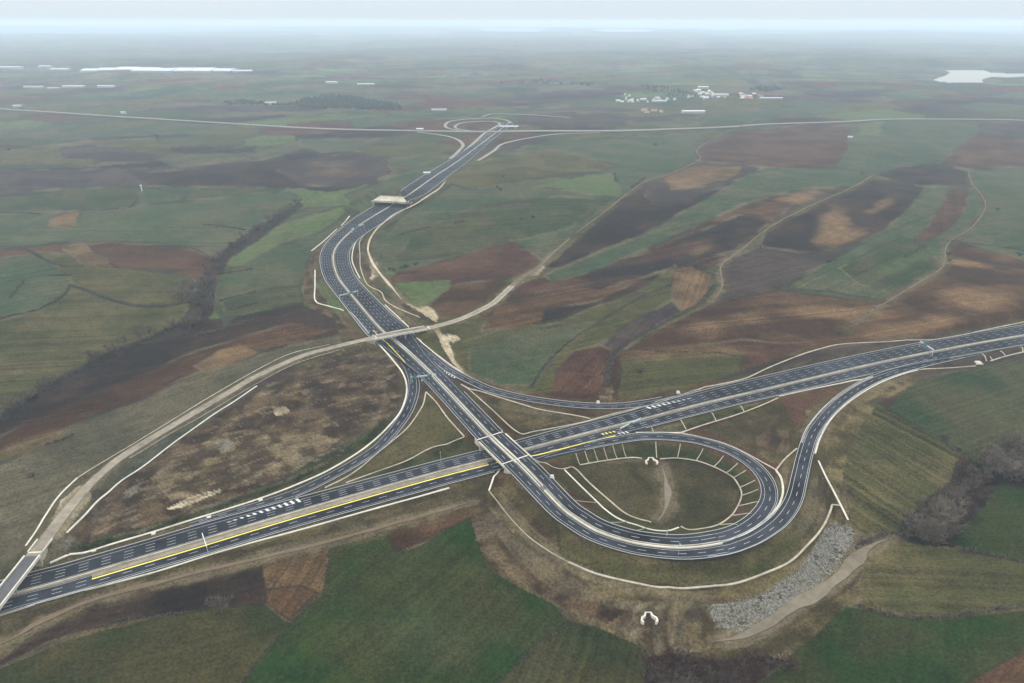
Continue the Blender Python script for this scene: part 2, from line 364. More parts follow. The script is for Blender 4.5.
wob = mth('ADD', fa.outputs['Fac'], mth('MULTIPLY', nB.outputs[0], 6.0))
st1 = noise(.22, 2, wob, '1D'); st2 = noise(.06, 2, wob, '1D')
v = mth('ADD', mth('MULTIPLY', mth('SUBTRACT', nA.outputs[0], .5), 2.8), mth('MULTIPLY', mth('SUBTRACT', nB.outputs[0], .5), 1.25))
v = mth('ADD', v, mth('MULTIPLY', mth('SUBTRACT', nC.outputs[0], .5), .8))
s = mth('ADD', mth('MULTIPLY', mth('SUBTRACT', st1.outputs[0], .5), 2.3), mth('MULTIPLY', mth('SUBTRACT', st2.outputs[0], .5), 1.5))
v = mth('ADD', v, mth('MULTIPLY', s, fi.outputs['Fac']))
v = mth('MAXIMUM', mth('ADD', 1.0, v), .35)
vm = N('ShaderNodeVectorMath', operation='SCALE'); nt.links.new(at.outputs['Color'], vm.inputs[0]); nt.links.new(v, vm.inputs['Scale'])
# a little dry straw colour scattered by the fine noise
mx = N('ShaderNodeMixRGB'); mx.inputs[2].default_value = (.10, .082, .04, 1)
nt.links.new(mth('MULTIPLY', mth('MAXIMUM', mth('SUBTRACT', noise(.19, 6).outputs[0], .58), 0), 1.2), mx.inputs[0])
nt.links.new(vm.outputs[0], mx.inputs[1]); nt.links.new(mx.outputs[0], b.inputs['Base Color'])
bp = N('ShaderNodeBump'); bp.inputs['Strength'].default_value = .5; bp.inputs['Distance'].default_value = .6
nt.links.new(nA.outputs[0], bp.inputs['Height']); nt.links.new(bp.outputs[0], b.inputs['Normal'])
M['ground'] = mg

# ------------------------------------------------------------------ object helpers
def tag(o, label=None, cat=None, group=None, kind=None):
    if label: o['label'] = label
    if cat: o['category'] = cat
    if group: o['group'] = group
    if kind: o['kind'] = kind
    return o
def empty(name, loc, rz=0):
    o = bpy.data.objects.new(name, None); C.objects.link(o); o.location = loc; o.rotation_euler = (0, 0, rz); o.empty_display_size = .5
    return o
class MB:
    def __init__(s): s.v = []; s.f = []
    def add(s, v, f):
        n = len(s.v); s.v += [tuple(map(float, p)) for p in v]; s.f += [tuple(i + n for i in q) for q in f]; return s
    def box(s, c, d, rz=0, rx=0):
        cx, cy, cz = c; hx, hy, hz = d[0] / 2, d[1] / 2, d[2] / 2; P = []
        for dx, dy, dz in ((-1,-1,-1),(1,-1,-1),(1,1,-1),(-1,1,-1),(-1,-1,1),(1,-1,1),(1,1,1),(-1,1,1)):
            x, y, z = dx * hx, dy * hy, dz * hz
            P.append((cx + x * math.cos(rz) - y * math.sin(rz), cy + x * math.sin(rz) + y * math.cos(rz), cz + z))
        return s.add(P, [(0,3,2,1),(4,5,6,7),(0,1,5,4),(1,2,6,5),(2,3,7,6),(3,0,4,7)])
    def tube(s, a, b, r0, r1, n=5):
        a = np.array(a, float); b = np.array(b, float); d = b - a; L = np.linalg.norm(d) + 1e-9; d /= L
        u = np.cross(d, (0, 0, 1) if abs(d[2]) < .9 else (1, 0, 0)); u /= np.linalg.norm(u); w = np.cross(d, u)
        P = []
        for q, r in ((a, r0), (b, r1)):
            for k in range(n): t = 2 * math.pi * k / n; P.append(q + r * (math.cos(t) * u + math.sin(t) * w))
        return s.add(P, [(k, (k + 1) % n, n + (k + 1) % n, n + k) for k in range(n)] + [tuple(range(n, 2 * n))])
    def ribbon(s, L, Rr, skirt=0.0):
        """strip between two sampled lines (N x 3), with sides going down"""
        n = len(L); v = [tuple(p[:3]) for p in L] + [tuple(p[:3]) for p in Rr]
        f = [(i, n + i, n + i + 1, i + 1) for i in range(n - 1)]
        if skirt:
            v += [(p[0], p[1], p[2] - skirt) for p in L] + [(p[0], p[1], p[2] - skirt) for p in Rr]
            f += [(i, i + 1, 2 * n + i + 1, 2 * n + i) for i in range(n - 1)] + [(n + i, 3 * n + i, 3 * n + i + 1, n + i + 1) for i in range(n - 1)]
            f += [(0, 2 * n, 3 * n, n), (n - 1, 2 * n - 1, 4 * n - 1, 3 * n - 1)]
        return s.add(v, f)
    def build(s, name, m, parent=None, loc=None, smooth=False):
        me = bpy.data.meshes.new(name); v = s.v
        if loc is not None: v = [(p[0] - loc[0], p[1] - loc[1], p[2] - loc[2]) for p in v]
        me.from_pydata(v, [], s.f); me.materials.append(m); me.update()
        if smooth: me.polygons.foreach_set('use_smooth', [True] * len(me.polygons))
        o = bpy.data.objects.new(name, me); C.objects.link(o)
        if parent is not None: o.parent = parent
        elif loc is not None: o.location = loc
        return o

# ------------------------------------------------------------------ ground sheet
def axis(parts):
    out = []
    for a, b, st in parts: out += list(np.arange(a, b, st))
    out.append(parts[-1][1]); return np.array(out)
cols = axis([(-520, -60, 14), (-60, 1084, 1.55), (1084, 1545, 14)])
rowy = axis([(21.9, 40, .55), (40, 120, .8), (120, 230, .95), (230, 400, 1.2), (400, 700, 1.5), (700, 960, 10)])
_, RY = on_plane(512.0, rowy, 0.0)
RY = np.r_[110000.0, RY[RY < 100000]]
# horizontal spread follows the distance to the camera plane
dep = RY * cp + H * sp
GX = (cols[None, :] - 512) / F * dep[:, None]; GY = np.repeat(RY[:, None], len(cols), 1)
ext = np.array([30.0, -150, -700, -3000]); scl = np.array([1.05, 1.6, 4, 14])
GX = np.vstack([GX] + [GX[-1:] * k for k in scl]); GY = np.vstack([GY] + [np.full((1, len(cols)), e) for e in ext])
GZ, DR = terr(GX, GY, True)
PX, PY = project(GX, GY, GZ)
nr, nc = GX.shape

G = dict(  # albedo, second albedo, blotch size
 green=((.021,.035,.014),(.044,.044,.021),50), lush=((.0115,.029,.006),(.025,.032,.009),38), bright=((.054,.080,.028),(.070,.082,.034),50), mid=((.033,.049,.024),(.057,.058,.031),60),
 darkgreen=((.012,.026,.010),(.022,.032,.013),50), olive=((.042,.042,.015),(.066,.056,.024),50), dolive=((.020,.026,.009),(.038,.034,.013),45),
 greyol=((.052,.047,.029),(.076,.065,.040),55), brown=((.032,.016,.009),(.064,.035,.018),45), dark=((.013,.009,.008),(.030,.018,.013),50),
 violet=((.028,.020,.020),(.048,.034,.028),60), red=((.040,.018,.012),(.064,.032,.019),55), ochre=((.175,.108,.052),(.14,.084,.040),28), tan=((.115,.072,.036),(.072,.044,.022),35),
 verge=((.034,.027,.012),(.076,.058,.027),20), straw=((.110,.088,.040),(.046,.036,.016),16), inner=((.030,.026,.012),(.050,.041,.019),25),
 rough=((.026,.016,.010),(.078,.053,.029),13), mud=((.125,.094,.052),(.040,.027,.015),11), pale=((.38,.32,.22),(.27,.22,.14),9), conc=((.11,.10,.08),(.06,.05,.04),8),
 veg=((.007,.015,.004),(.028,.034,.011),7), gravel=((.15,.135,.105),(.10,.09,.065),8), grit=((.055,.055,.042),(.034,.036,.026),7), gully=((.010,.008,.008),(.028,.021,.017),9))
# fields traced on the photograph: points, soil, row direction in degrees, row strength
FIELDS = [
 # --- lower left and centre
 ([(-300,700),(-300,560),(0,590),(480,470),(560,560),(700,600),(860,520),(900,540),(1400,600),(1400,1000),(-300,1000)],'verge',15,.1),
 ([(0,470),(60,432),(120,407),(200,376),(262,352),(340,335),(345,345),(260,380),(150,440),(90,490),(50,545),(0,600),(-300,700),(-300,500)],'greyol',38,.35),
 ([(308,549),(332,547),(388,534),(393,549),(408,552),(470,517),(476,540),(487,568),(520,588),(552,603),(568,620),(500,683),(480,760),(190,760),(240,683),(262,655),(290,625),(322,595),(328,562)],'lush',55,.30),
 ([(-60,690),(0,668),(60,641),(150,620),(210,609),(262,604),(290,626),(242,683),(190,760),(-300,800)],'dolive',20,.25),
 ([(-60,690),(0,660),(32,634),(95,602),(150,587),(262,563),(327,547),(322,575),(262,604),(200,609),(120,621),(50,641),(0,668)],'dark',20,.4),
 ([(262,566),(329,547),(324,590),(289,620),(266,600)],'tan',80,.5),
 ([(266,590),(300,585),(318,592),(289,620),(266,603)],'brown',80,.4),
 ([(388,532),(431,516),(473,507),(474,516),(430,537),(398,552),(388,541)],'brown',20,.4),
 ([(568,621),(600,627),(640,634),(652,660),(646,700),(640,760),(480,760),(500,683),(530,648)],'dolive',70,.5),
 ([(640,700),(648,657),(672,653),(700,657),(720,662),(745,655),(778,658),(794,670),(762,682),(740,760),(640,760)],'gully',0,0),
 ([(864,556),(898,537),(925,546),(975,553),(1030,563),(1100,575),(1100,600),(1024,604),(985,611),(945,617),(900,614),(862,607),(858,585)],'olive',172,.5),
 ([(846,606),(865,609),(900,616),(945,620),(1030,608),(1100,604),(1100,620),(1000,668),(955,700),(930,760),(740,760),(760,683),(790,655),(825,628)],'lush',60,.25),
 ([(955,690),(1000,664),(1100,612),(1200,760),(900,760)],'brown',38,.6),
 ([(953,545),(957,528),(985,505),(1000,482),(1060,496),(1400,560),(1400,600),(1024,560),(985,553)],'lush',0,.25),
 ([(918,379),(975,368),(1024,356),(1400,300),(1400,520),(1060,490),(1000,470),(972,462),(960,455),(925,430),(886,408)],'green',25,.4),
 ([(874,400),(888,409),(925,430),(958,455),(962,470),(925,505),(900,530),(872,540),(852,525),(848,500),(842,470),(850,430)],'olive',-60,.8),
 ([(800,430),(850,398),(918,370),(918,382),(880,402),(862,425),(842,470),(850,520),(815,470),(805,450)],'straw',0,.1),
 ([(775,478),(800,440),(820,460),(845,520),(852,545),(800,600),(700,640),(600,600),(500,540),(490,490),(520,480),(600,545),(700,560),(770,530)],'verge',0,.1),
 ([(556,520),(590,548),(640,562),(720,562),(790,530),(805,545),(760,575),(690,586),(620,580),(560,555)],'olive',5,.1),
 ([(480,495),(505,520),(550,556),(600,580),(690,592),(760,582),(810,552),(830,518),(850,530),(845,560),(800,600),(730,640),(650,650),(600,628),(555,603),(500,575),(478,545),(472,515)],'straw',0,.25),
 ([(480,500),(500,522),(540,556),(590,585),(600,600),(560,590),(520,572),(490,545)],'rough',0,.1),
 ([(600,600),(640,610),(700,607),(718,628),(740,640),(700,652),(650,652),(610,628)],'mud',0,0),
 ([(708,607),(730,603),(760,596),(800,570),(825,530),(832,523),(853,528),(852,545),(820,585),(780,610),(740,632),(718,627)],'conc',0,0),
 ([(893,540),(903,518),(925,500),(950,480),(957,462),(975,462),(985,450),(1024,436),(1100,432),(1100,500),(1060,497),(1024,490),(1000,484),(985,506),(962,530),(955,548),(925,546)],'gully',0,0),
 ([(805,410),(850,392),(900,372),(918,372),(905,384),(862,404),(832,430),(815,455)],'mud',0,.1),
 ([(480,500),(500,530),(530,560),(560,582),(600,600),(640,604),(600,628),(555,603),(500,575),(478,545),(472,515)],'rough',0,.2),
 # --- inside the loop and the triangles
 ([(545,470),(575,466),(640,460),(700,462),(740,490),(735,512),(700,528),(640,525),(600,510)],'inner',0,.1),
 ([(572,447),(640,441),(700,448),(750,475),(762,500),(745,512),(742,490),(715,466),(650,458),(580,465),(560,460)],'dolive',0,.1),
 ([(590,440),(650,427),(770,399),(770,404),(700,427),(682,432),(635,433)],'veg',0,0),
 ([(700,430),(782,400),(800,440),(785,465),(770,462),(735,443)],'verge',0,0),
 ([(762,455),(790,452),(788,430),(775,428),(755,436)],'rough',0,0),
 ([(430,396),(465,437),(430,449),(380,470),(350,478),(400,437),(420,410)],'olive',0,.1),
 ([(360,478),(400,462),(465,440),(478,452),(430,463),(350,484)],'veg',0,0),
 ([(467,392),(515,402),(590,418),(516,432)],'verge',0,.1),
 ([(516,433),(590,419),(640,412),(600,422),(525,440)],'veg',0,0),
 # --- rough building ground between service road and ramp
 ([(62,545),(95,500),(140,468),(210,420),(258,390),(340,350),(385,345),(402,370),(404,395),(385,425),(340,457),(290,482),(200,512),(120,540)],'rough',20,.2),
 ([(150,478),(180,455),(230,430),(300,430),(340,440),(290,475),(220,492),(170,500)],'mud',20,.3),
 ([(70,548),(110,535),(170,520),(240,495),(300,468),(350,440),(392,415),(395,424),(362,450),(300,484),(240,505),(150,533),(72,556)],'veg',20,.2),
 ([(165,510),(190,497),(219,489),(222,491),(200,500),(180,508)],'pale',0,0),
 ([(122,498),(126,490),(140,482),(138,492),(128,499)],'gravel',0,0),
 ([(212,442),(226,440),(236,446),(222,452)],'gravel',0,0),
 ([(272,407),(284,406),(290,412),(276,416)],'pale',0,0),
 ([(431,326),(438,327),(441,335),(456,335),(461,340),(454,343),(449,342),(454,354.5),(466.5,366.8),(477,375.6),(470,379),(463,375.6),(452.5,363),(443.7,349),(438.4,337)],'pale',0,0),
 ([(320,315),(345,312),(352,322),(348,333),(330,335)],'mud',0,0),
 ([(62,500),(80,485),(96,485),(90,500),(70,525),(58,540),(45,535)],'pale',0,0),
 ([(40,555),(66,536),(76,538),(62,555),(48,566)],'conc',0,0),
 ([(256,378),(225,396),(175,426),(125,457),(100,477),(88,490),(96,500),(120,482),(142,467),(175,442),(210,417),(256,387)],'grit',30,0),
 ([(345,212),(352,218),(332,238),(318,255),(316,285),(330,308),(352,326),(375,345),(352,345),(325,318),(303,300),(306,262),(316,240)],'rough',0,0),
 ([(372,226),(362,246),(362,266),(372,284),(390,296),(424,318),(415,328),(398,316),(378,296),(362,278),(356,262),(358,242),(368,228)],'verge',0,0),
 ([(380,232),(372,245),(370,262),(376,280),(395,296),(430,312),(445,316),(436,324),(424,320),(390,298),(368,284),(362,262),(366,240)],'rough',0,0),
 ([(440,315),(432,308),(415,303),(400,300),(410,306),(426,316),(436,322)],'pale',0,0),
 ([(371,262),(377,262),(378,276),(370,280)],'pale',0,0),
 ([(590,383),(612,384),(616,392),(640,398),(600,400)],'mud',0,0),
 ([(742,352),(765,354),(760,359),(742,357)],'gravel',0,0),
 ([(520,268),(540,262),(546,268),(536,276),(524,276)],'pale',0,0),
 # --- left middle
 ([(0,418),(60,385),(120,352),(175,323),(225,318),(300,304),(335,318),(338,335),(262,352),(200,372),(120,404),(60,431),(0,452),(-300,560),(-300,520)],'dark',24,.5),
 ([(0,436),(100,390),(200,350),(290,322),(335,330),(262,352),(200,372),(120,404),(60,431),(0,452),(-60,470)],'brown',24,.4),
 ([(222,350),(240,345),(262,352),(240,362),(205,372),(195,366)],'tan',24,.3),
 ([(-300,440),(0,320),(37,311),(62,297),(72,287),(100,297),(125,306),(190,306),(178,322),(120,352),(60,385),(0,418),(-300,520)],'olive',15,.7),
 ([(-300,430),(0,258),(40,253),(60,262),(72,285),(60,298),(37,309),(0,320)],'mid',40,.5),
 ([(30,250),(105,258),(115,268),(190,275),(203,290),(185,304),(125,304),(100,295),(75,285),(60,268)],'olive',10,.4),
 ([(60,246),(130,243),(185,247),(216,260),(203,274),(180,270),(120,268),(98,256)],'red',0,.4),
 ([(60,246),(85,244),(105,258),(115,268),(80,262)],'tan',0,.2),
 ([(-300,250),(-300,205),(0,212),(80,212),(292,190),(300,200),(255,225),(222,252),(185,246),(70,242),(0,250)],'mid',5,.4),
 ([(45,226),(60,213),(82,210),(72,228)],'tan',30,.2),
 ([(-300,205),(-300,190),(0,197),(60,190),(140,186),(137,208),(80,211),(0,212)],'green',0,.3),
 ([(220,275),(240,245),(270,225),(310,207),(345,205),(360,212),(330,235),(310,255),(300,285),(260,300),(225,325),(212,310)],'mid',35,.3),
 ([(222,300),(256,291),(300,285),(303,303),(256,310),(225,318)],'green',10,.4),
 ([(240,240),(290,222),(340,207),(350,212),(320,232),(280,245),(240,265),(228,268)],'bright',20,.2),
 ([(172,332),(186,316),(196,300),(200,280),(208,268),(216,272),(216,290),(213,312),(200,330),(178,338)],'gully',0,0),
 ([(-60,432),(0,412),(60,377),(120,346),(160,334),(178,328),(180,336),(150,345),(110,362),(60,392),(0,424),(-60,446)],'gully',0,0),
 ([(205,278),(212,262),(226,248),(250,233),(275,216),(300,202),(304,206),(280,224),(256,242),(232,258),(218,274)],'gully',0,0),
 # --- left upper bands
 ([(-200,195),(-200,160),(0,168),(60,170),(150,168),(300,158),(330,165),(300,185),(145,186),(60,189),(0,196)],'violet',2,.4),
 ([(130,172),(230,168),(300,150),(340,152),(380,165),(378,182),(330,192),(290,188),(150,186)],'dark',2,.4),
 ([(275,170),(300,160),(350,152),(388,158),(390,175),(350,188),(300,185)],'violet',10,.3),
 ([(345,195),(380,182),(420,165),(450,155),(455,165),(430,180),(390,200),(350,207)],'mid',20,.2),
 ([(0,150),(90,140),(150,138),(180,150),(80,165),(0,166)],'olive',0,.4),
 ([(300,138),(352,140),(360,152),(320,152),(300,148)],'mid',0,.3),
 ([(170,147),(256,147),(256,153),(172,152)],'dark',0,.2),
 ([(60,145),(95,145),(165,156),(150,163),(60,158)],'violet',0,.2),
 # --- centre hill
 ([(380,266),(385,240),(402,218),(430,200),(462,178),(500,152),(540,142),(640,136),(700,133),(697,150),(698,161),(640,184),(622,198),(562,244),(540,262),(512,241),(460,258),(400,275)],'mid',10,.35),
 ([(440,180),(500,155),(560,150),(620,165),(600,172),(540,178),(470,190)],'olive',5,.3),
 ([(412,236),(470,208),(560,196),(610,200),(570,228),(520,240),(450,255),(395,262)],'green',10,.4),
 ([(537,187),(560,180),(585,175),(612,173),(618,185),(622,197),(600,196),(565,190)],'bright',10,.25),
 ([(380,290),(372,282),(400,273),(460,256),(512,241),(545,262),(535,270),(500,282),(465,286),(420,290)],'red',10,.4),
 ([(375,284),(400,288),(450,280),(448,290),(430,303),(410,302),(390,296)],'mid',0,.3),
 ([(430,306),(448,286),(490,280),(512,284),(490,303),(463,315),(440,318)],'brown',10,.3),
 ([(395,283),(450,280),(448,290),(420,308),(400,300)],'bright',30,.1),
 # --- right middle
 ([(545,268),(570,246),(622,199),(645,184),(700,162),(762,166),(735,182),(640,235),(560,268)],'dark',34,.6),
 ([(640,185),(700,162),(762,165),(740,178),(690,200),(650,205)],'violet',34,.3),
 ([(665,176),(690,166),(745,166),(735,176),(690,190),(670,190)],'tan',34,.2),
 ([(545,275),(640,236),(735,182),(765,168),(835,168),(880,166),(862,186),(800,190),(740,205),(660,243),(600,268),(555,288)],'mid',30,.4),
 ([(500,300),(555,288),(600,268),(670,240),(745,204),(800,190),(862,187),(805,208),(770,228),(737,253),(720,264),(640,290),(560,320),(480,332)],'brown',24,.6),
 ([(560,282),(620,262),(680,240),(740,215),(770,222),(735,250),(670,268),(600,290)],'dark',24,.6),
 ([(545,310),(600,300),(650,275),(700,262),(735,252),(700,266),(655,290),(590,310),(540,326)],'dark',24,.6),
 ([(455,345),(500,330),(560,320),(640,290),(675,264),(672,300),(620,330),(585,350),(562,372),(552,392),(520,393),(470,376),(455,360)],'olive',26,.5),
 ([(470,348),(520,332),(560,325),(600,322),(560,350),(535,385),(500,385),(470,372)],'mid',20,.3),
 ([(672,270),(690,266),(714,275),(712,290),(700,306),(680,313),(672,297)],'tan',70,.4),
 ([(600,345),(625,325),(672,300),(682,312),(640,335),(618,355),(604,395),(560,392),(552,392),(562,372),(585,350)],'violet',60,.3),
 ([(550,392),(556,370),(575,350),(600,345),(616,352),(604,372),(604,395),(580,395)],'red',60,.4),
 ([(719,266),(760,245),(800,252),(850,250),(790,282),(770,292),(720,300),(712,303),(722,286)],'violet',28,.5),
 ([(762,246),(768,228),(805,208),(855,186),(875,180),(925,186),(915,200),(890,226),(850,247),(800,252)],'dark',40,.4),
 ([(770,226),(790,205),(800,192),(850,187),(830,200)],'violet',20,.3),
 ([(785,288),(850,250),(890,226),(915,200),(935,186),(968,187),(985,204),(972,226),(948,243),(942,265),(900,292),(880,300),(830,292)],'mid',40,.4),
 ([(840,268),(900,235),(920,245),(940,262),(900,292),(860,285)],'green',40,.3),
 ([(913,241),(930,225),(950,190),(967,188),(966,208),(950,228),(930,240)],'red',60,.5),
 ([(612,400),(620,352),(660,328),(712,303),(780,290),(880,303),(943,264),(960,244),(1024,262),(1400,270),(1400,300),(1024,322),(888,340),(815,350),(760,368),(690,388),(640,402)],'brown',12,.5),
 ([(618,398),(622,360),(680,350),(760,352),(790,350),(745,372),(690,386),(640,400)],'olive',10,.3),
 ([(740,372),(745,352),(700,345),(740,340),(815,345),(790,355)],'red',10,.3),
 ([(843,331),(880,306),(918,284),(943,264),(1024,275),(1400,300),(1024,322),(900,337)],'brown',15,.4),
 ([(950,243),(1024,258),(1400,280),(1400,290),(1024,268),(950,256)],'red',10,.3),
 # --- right upper
 ([(697,160),(705,145),(740,131),(800,125),(850,126),(848,148),(835,167),(765,167)],'red',10,.4),
 ([(850,126),(890,120),(975,120),(982,134),(945,160),(920,166),(880,175),(835,167),(848,148)],'mid',20,.3),
 ([(860,124),(885,120),(880,133),(858,134)],'bright',20,.1),
 ([(876,176),(900,167),(935,165),(970,170),(972,187),(925,186)],'dark',10,.4),
 ([(940,165),(960,145),(980,134),(1024,130),(1400,130),(1400,168),(1024,168),(985,170)],'red',10,.4),
 ([(975,136),(985,122),(1024,122),(1400,124),(1400,140),(1024,140)],'violet',0,.3),
 ([(968,171),(1024,166),(1400,170),(1400,270),(1024,262),(960,243),(972,226),(986,204),(972,186)],'mid',20,.4),
 ([(465,122),(500,122),(502,128),(470,130),(458,127)],'red',0,.1),
 ([(512,118),(560,112),(700,118),(700,122),(612,126),(520,126)],'violet',0,.2),
 ([(620,122),(690,119),(700,125),(640,127)],'mid',0,.2),
]
# pale worn tops of knolls, darker patches, dark streaks for the bank's terrace relief: px, py, rx, ry, tilt, soil, strength
BLOBS = [(980,300,38,13,5,'ochre',.75),(905,328,60,9,-8,'ochre',.55),(730,322,55,9,-10,'tan',.8),(830,312,80,7,2,'ochre',.7),(700,352,60,7,0,'tan',.8),(832,226,16,20,35,'ochre',.8),(842,236,26,7,-12,'ochre',.7),
 (882,205,16,5,-25,'ochre',.6),(800,197,22,6,-10,'ochre',.7),(960,262,30,4,8,'ochre',.8),(1010,258,20,5,5,'tan',.6),(690,178,26,8,-12,'ochre',.5),(655,255,28,7,-15,'red',.8),(690,246,30,6,-18,'red',.8),(560,286,24,9,-10,'red',.7),(545,300,32,8,-8,'tan',.6),
 (700,250,14,5,-20,'tan',.6),(235,351,22,7,-12,'ochre',.75),(295,400,40,14,-15,'rough',.6),(250,340,40,8,-18,'red',.5),(145,390,60,9,-22,'red',.5),(800,345,60,8,-5,'red',.5),(30,445,40,8,-20,'tan',.5),
 (300,330,30,10,-8,'red',.4),(800,150,35,10,-8,'red',.5),(985,155,30,5,-10,'tan',.6),(130,255,50,6,0,'dark',.4),(330,170,30,8,5,'tan',.4),(285,560,20,14,0,'tan',.8),(430,640,60,40,0,'green',.6),(360,650,60,30,0,'olive',.35),(480,600,40,30,0,'dolive',.5),
 (545,670,40,22,-40,'green',.4),(650,480,30,12,0,'inner',.6),(700,500,26,12,0,'dolive',.5),(620,505,20,9,20,'greyol',.3),(900,640,60,20,-15,'dolive',.5),(950,585,60,12,0,'dolive',.4),(820,420,22,10,-30,'tan',.4),(830,440,15,25,20,'straw',.5),
 (660,569,95,5,1,'dolive',.8),(575,548,26,7,38,'dolive',.7),(540,528,24,6,45,'dark',.6),(500,505,9,20,-35,'dark',.55),(785,545,30,5,-35,'dolive',.6),(650,598,70,4,2,'mud',.8),(560,585,35,5,30,'dark',.5),(720,600,30,4,0,'brown',.6),(460,225,50,12,-8,'olive',.5),(545,215,40,12,-8,'olive',.3),(130,225,70,6,-4,'bright',.35),(30,240,40,4,0,'bright',.3),(900,265,40,8,-25,'bright',.45),(1000,200,30,10,0,'olive',.4),(700,170,40,6,-10,'red',.4)]
wx = PX + (fbm(GX / 22, GY / 22, 40, 3) - .5) * 3.4; wy = PY + (fbm(GX / 22, GY / 22, 50, 3) - .5) * 2.0
def blend(col, a, w):
    w = w[..., None]; return col * (1 - w) + np.array(a) * w
def mottle(n):
    a, c, s = G[n]; k = sst(.35, .65, fbm(GX / s, GY / s, hash_s(n), 4))
    return np.array(a) * (1 - k[..., None]) + np.array(c) * k[..., None]
def hash_s(n): return sum(ord(ch) for ch in n) % 97
cache = {n: mottle(n) for n in G}
# default patchwork of parcels for all land that is not traced: jittered cells, longer along one direction
sx, sy = 270.0, 170.0
ang = .35; ux = (GX * math.cos(ang) + GY * math.sin(ang)) + (fbm(GX / 500, GY / 500, 61, 2) - .5) * 260; uy = (-GX * math.sin(ang) + GY * math.cos(ang)) + (fbm(GX / 500, GY / 500, 62, 2) - .5) * 260
far = sst(5000, 14000, np.hypot(GX, GY)); 
ci = np.floor(ux / sx); cj = np.floor(uy / sy); best = np.full(GX.shape, 1e9); best2 = best.copy(); bid = np.zeros(GX.shape)
for di in (-1, 0, 1):
    for dj in (-1, 0, 1):
        a = ci + di; c = cj + dj
        jx = (a + .5 + (_h(a, c, 70) - .5) * .95) * sx; jy = (c + .5 + (_h(a, c, 71) - .5) * .95) * sy
        # taxi-like metric gives straight parcel edges
        dd = np.maximum(np.abs(ux - jx) / sx, np.abs(uy - jy) / sy) + .25 * (np.abs(ux - jx) / sx + np.abs(uy - jy) / sy)
        m = dd < best; best2 = np.minimum(best2, np.where(m, best, dd)); best = np.where(m, dd, best); bid = np.where(m, _h(a, c, 72), bid)
kinds = ['mid','green','olive','mid','violet','olive','brown','mid','greyol','dark','bright','mid','red','olive','violet','green','greyol']
col = np.zeros(GX.shape + (3,)); rowang = bid * 180; til = np.full(GX.shape, .3)
for i, kd in enumerate(kinds):
    m = (bid * len(kinds)).astype(int).clip(0, len(kinds) - 1) == i; col[m] = cache[kd][m]
# far away the land reads as green grey scrub with brown patches
sc = fbm(GX / 1500, GY / 2600, 80, 4); farcol = cache['greyol'] * .55 + cache['mid'] * .3; farcol = blend(farcol, (.045,.035,.034), sst(.45, .62, sc) * .8); farcol = blend(farcol, (.11,.10,.085), sst(.6, .7, fbm(GX / 900, GY / 2600, 90, 3)) * .8)
col = col * (1 - far[..., None] * .7) + farcol * far[..., None] * .7
edge_ = (1 - sst(.02, .07, best2 - best)) * sst(.35, .6, vnoise(GX / 260, GY / 260, 66)); col = blend(col, (.020, .024, .018), edge_ * .75)
# scrub and small copses on the plain
scr = sst(.66, .74, fbm(GX / 120, GY / 420, 67, 4)) * sst(1800, 3000, GY); col = blend(col, (.016, .022, .018), scr * .7)
soft = np.zeros(GX.shape, bool); mean_ = np.array((.042, .044, .028)); amp = (1 + .9 * sst(2200, 4500, GY))[..., None]; col = np.clip(mean_ + (col - mean_) * amp, .008, .3)
for poly, kd, an, ti in FIELDS:
    m = in_poly(wx, wy, poly) & (GY > 60); col[m] = cache[kd][m]; rowang[m] = an; til[m] = ti; soft[m] = kd in ('verge', 'straw', 'rough', 'mud', 'veg')
    if kd in ('pale', 'mud', 'veg', 'conc', 'gully', 'verge', 'straw', 'rough', 'gravel'): continue
    pp = np.array(poly, float)
    bb_ = (wx > pp[:, 0].min() - 4) & (wx < pp[:, 0].max() + 4) & (wy > pp[:, 1].min() - 4) & (wy < pp[:, 1].max() + 4) & (GY > 60)
    X_ = wx[bb_]; Y_ = wy[bb_]; dm = np.full(X_.shape, 9.0)
    for i in range(len(pp)):
        a0 = pp[i - 1]; a1 = pp[i]; dv = a1 - a0; L_ = dv @ dv + 1e-9; t_ = np.clip(((X_ - a0[0]) * dv[0] + (Y_ - a0[1]) * dv[1]) / L_, 0, 1)
        dm = np.minimum(dm, np.hypot(X_ - a0[0] - t_ * dv[0], Y_ - a0[1] - t_ * dv[1]))
    nz_ = vnoise(GX[bb_] / 45, GY[bb_] / 45, 123); w_ = (1 - sst(.5, 1.7, dm)) 
    cc = col[bb_]; tone = np.where((nz_ > .5)[:, None], np.array((.018, .018, .013)), np.array((.095, .080, .050)))
    w_ = (w_ * sst(.03, .22, np.abs(nz_ - .5)) * .7)[:, None]; col[bb_] = cc * (1 - w_) + tone * w_
for bx, by, rx, ry, an, kd, stg in BLOBS:
    a = R(an); dx = wx - bx; dy = wy - by
    q = np.hypot((dx * math.cos(a) + dy * math.sin(a)) / rx, (-dx * math.sin(a) + dy * math.cos(a)) / ry) + (fbm(GX / 35, GY / 35, 91, 3) - .5) * .9
    w = (1 - sst(.25, 1.3, q)) * stg * (GY > 60)
    col = col * (1 - w[..., None]) + cache[kd] * w[..., None]
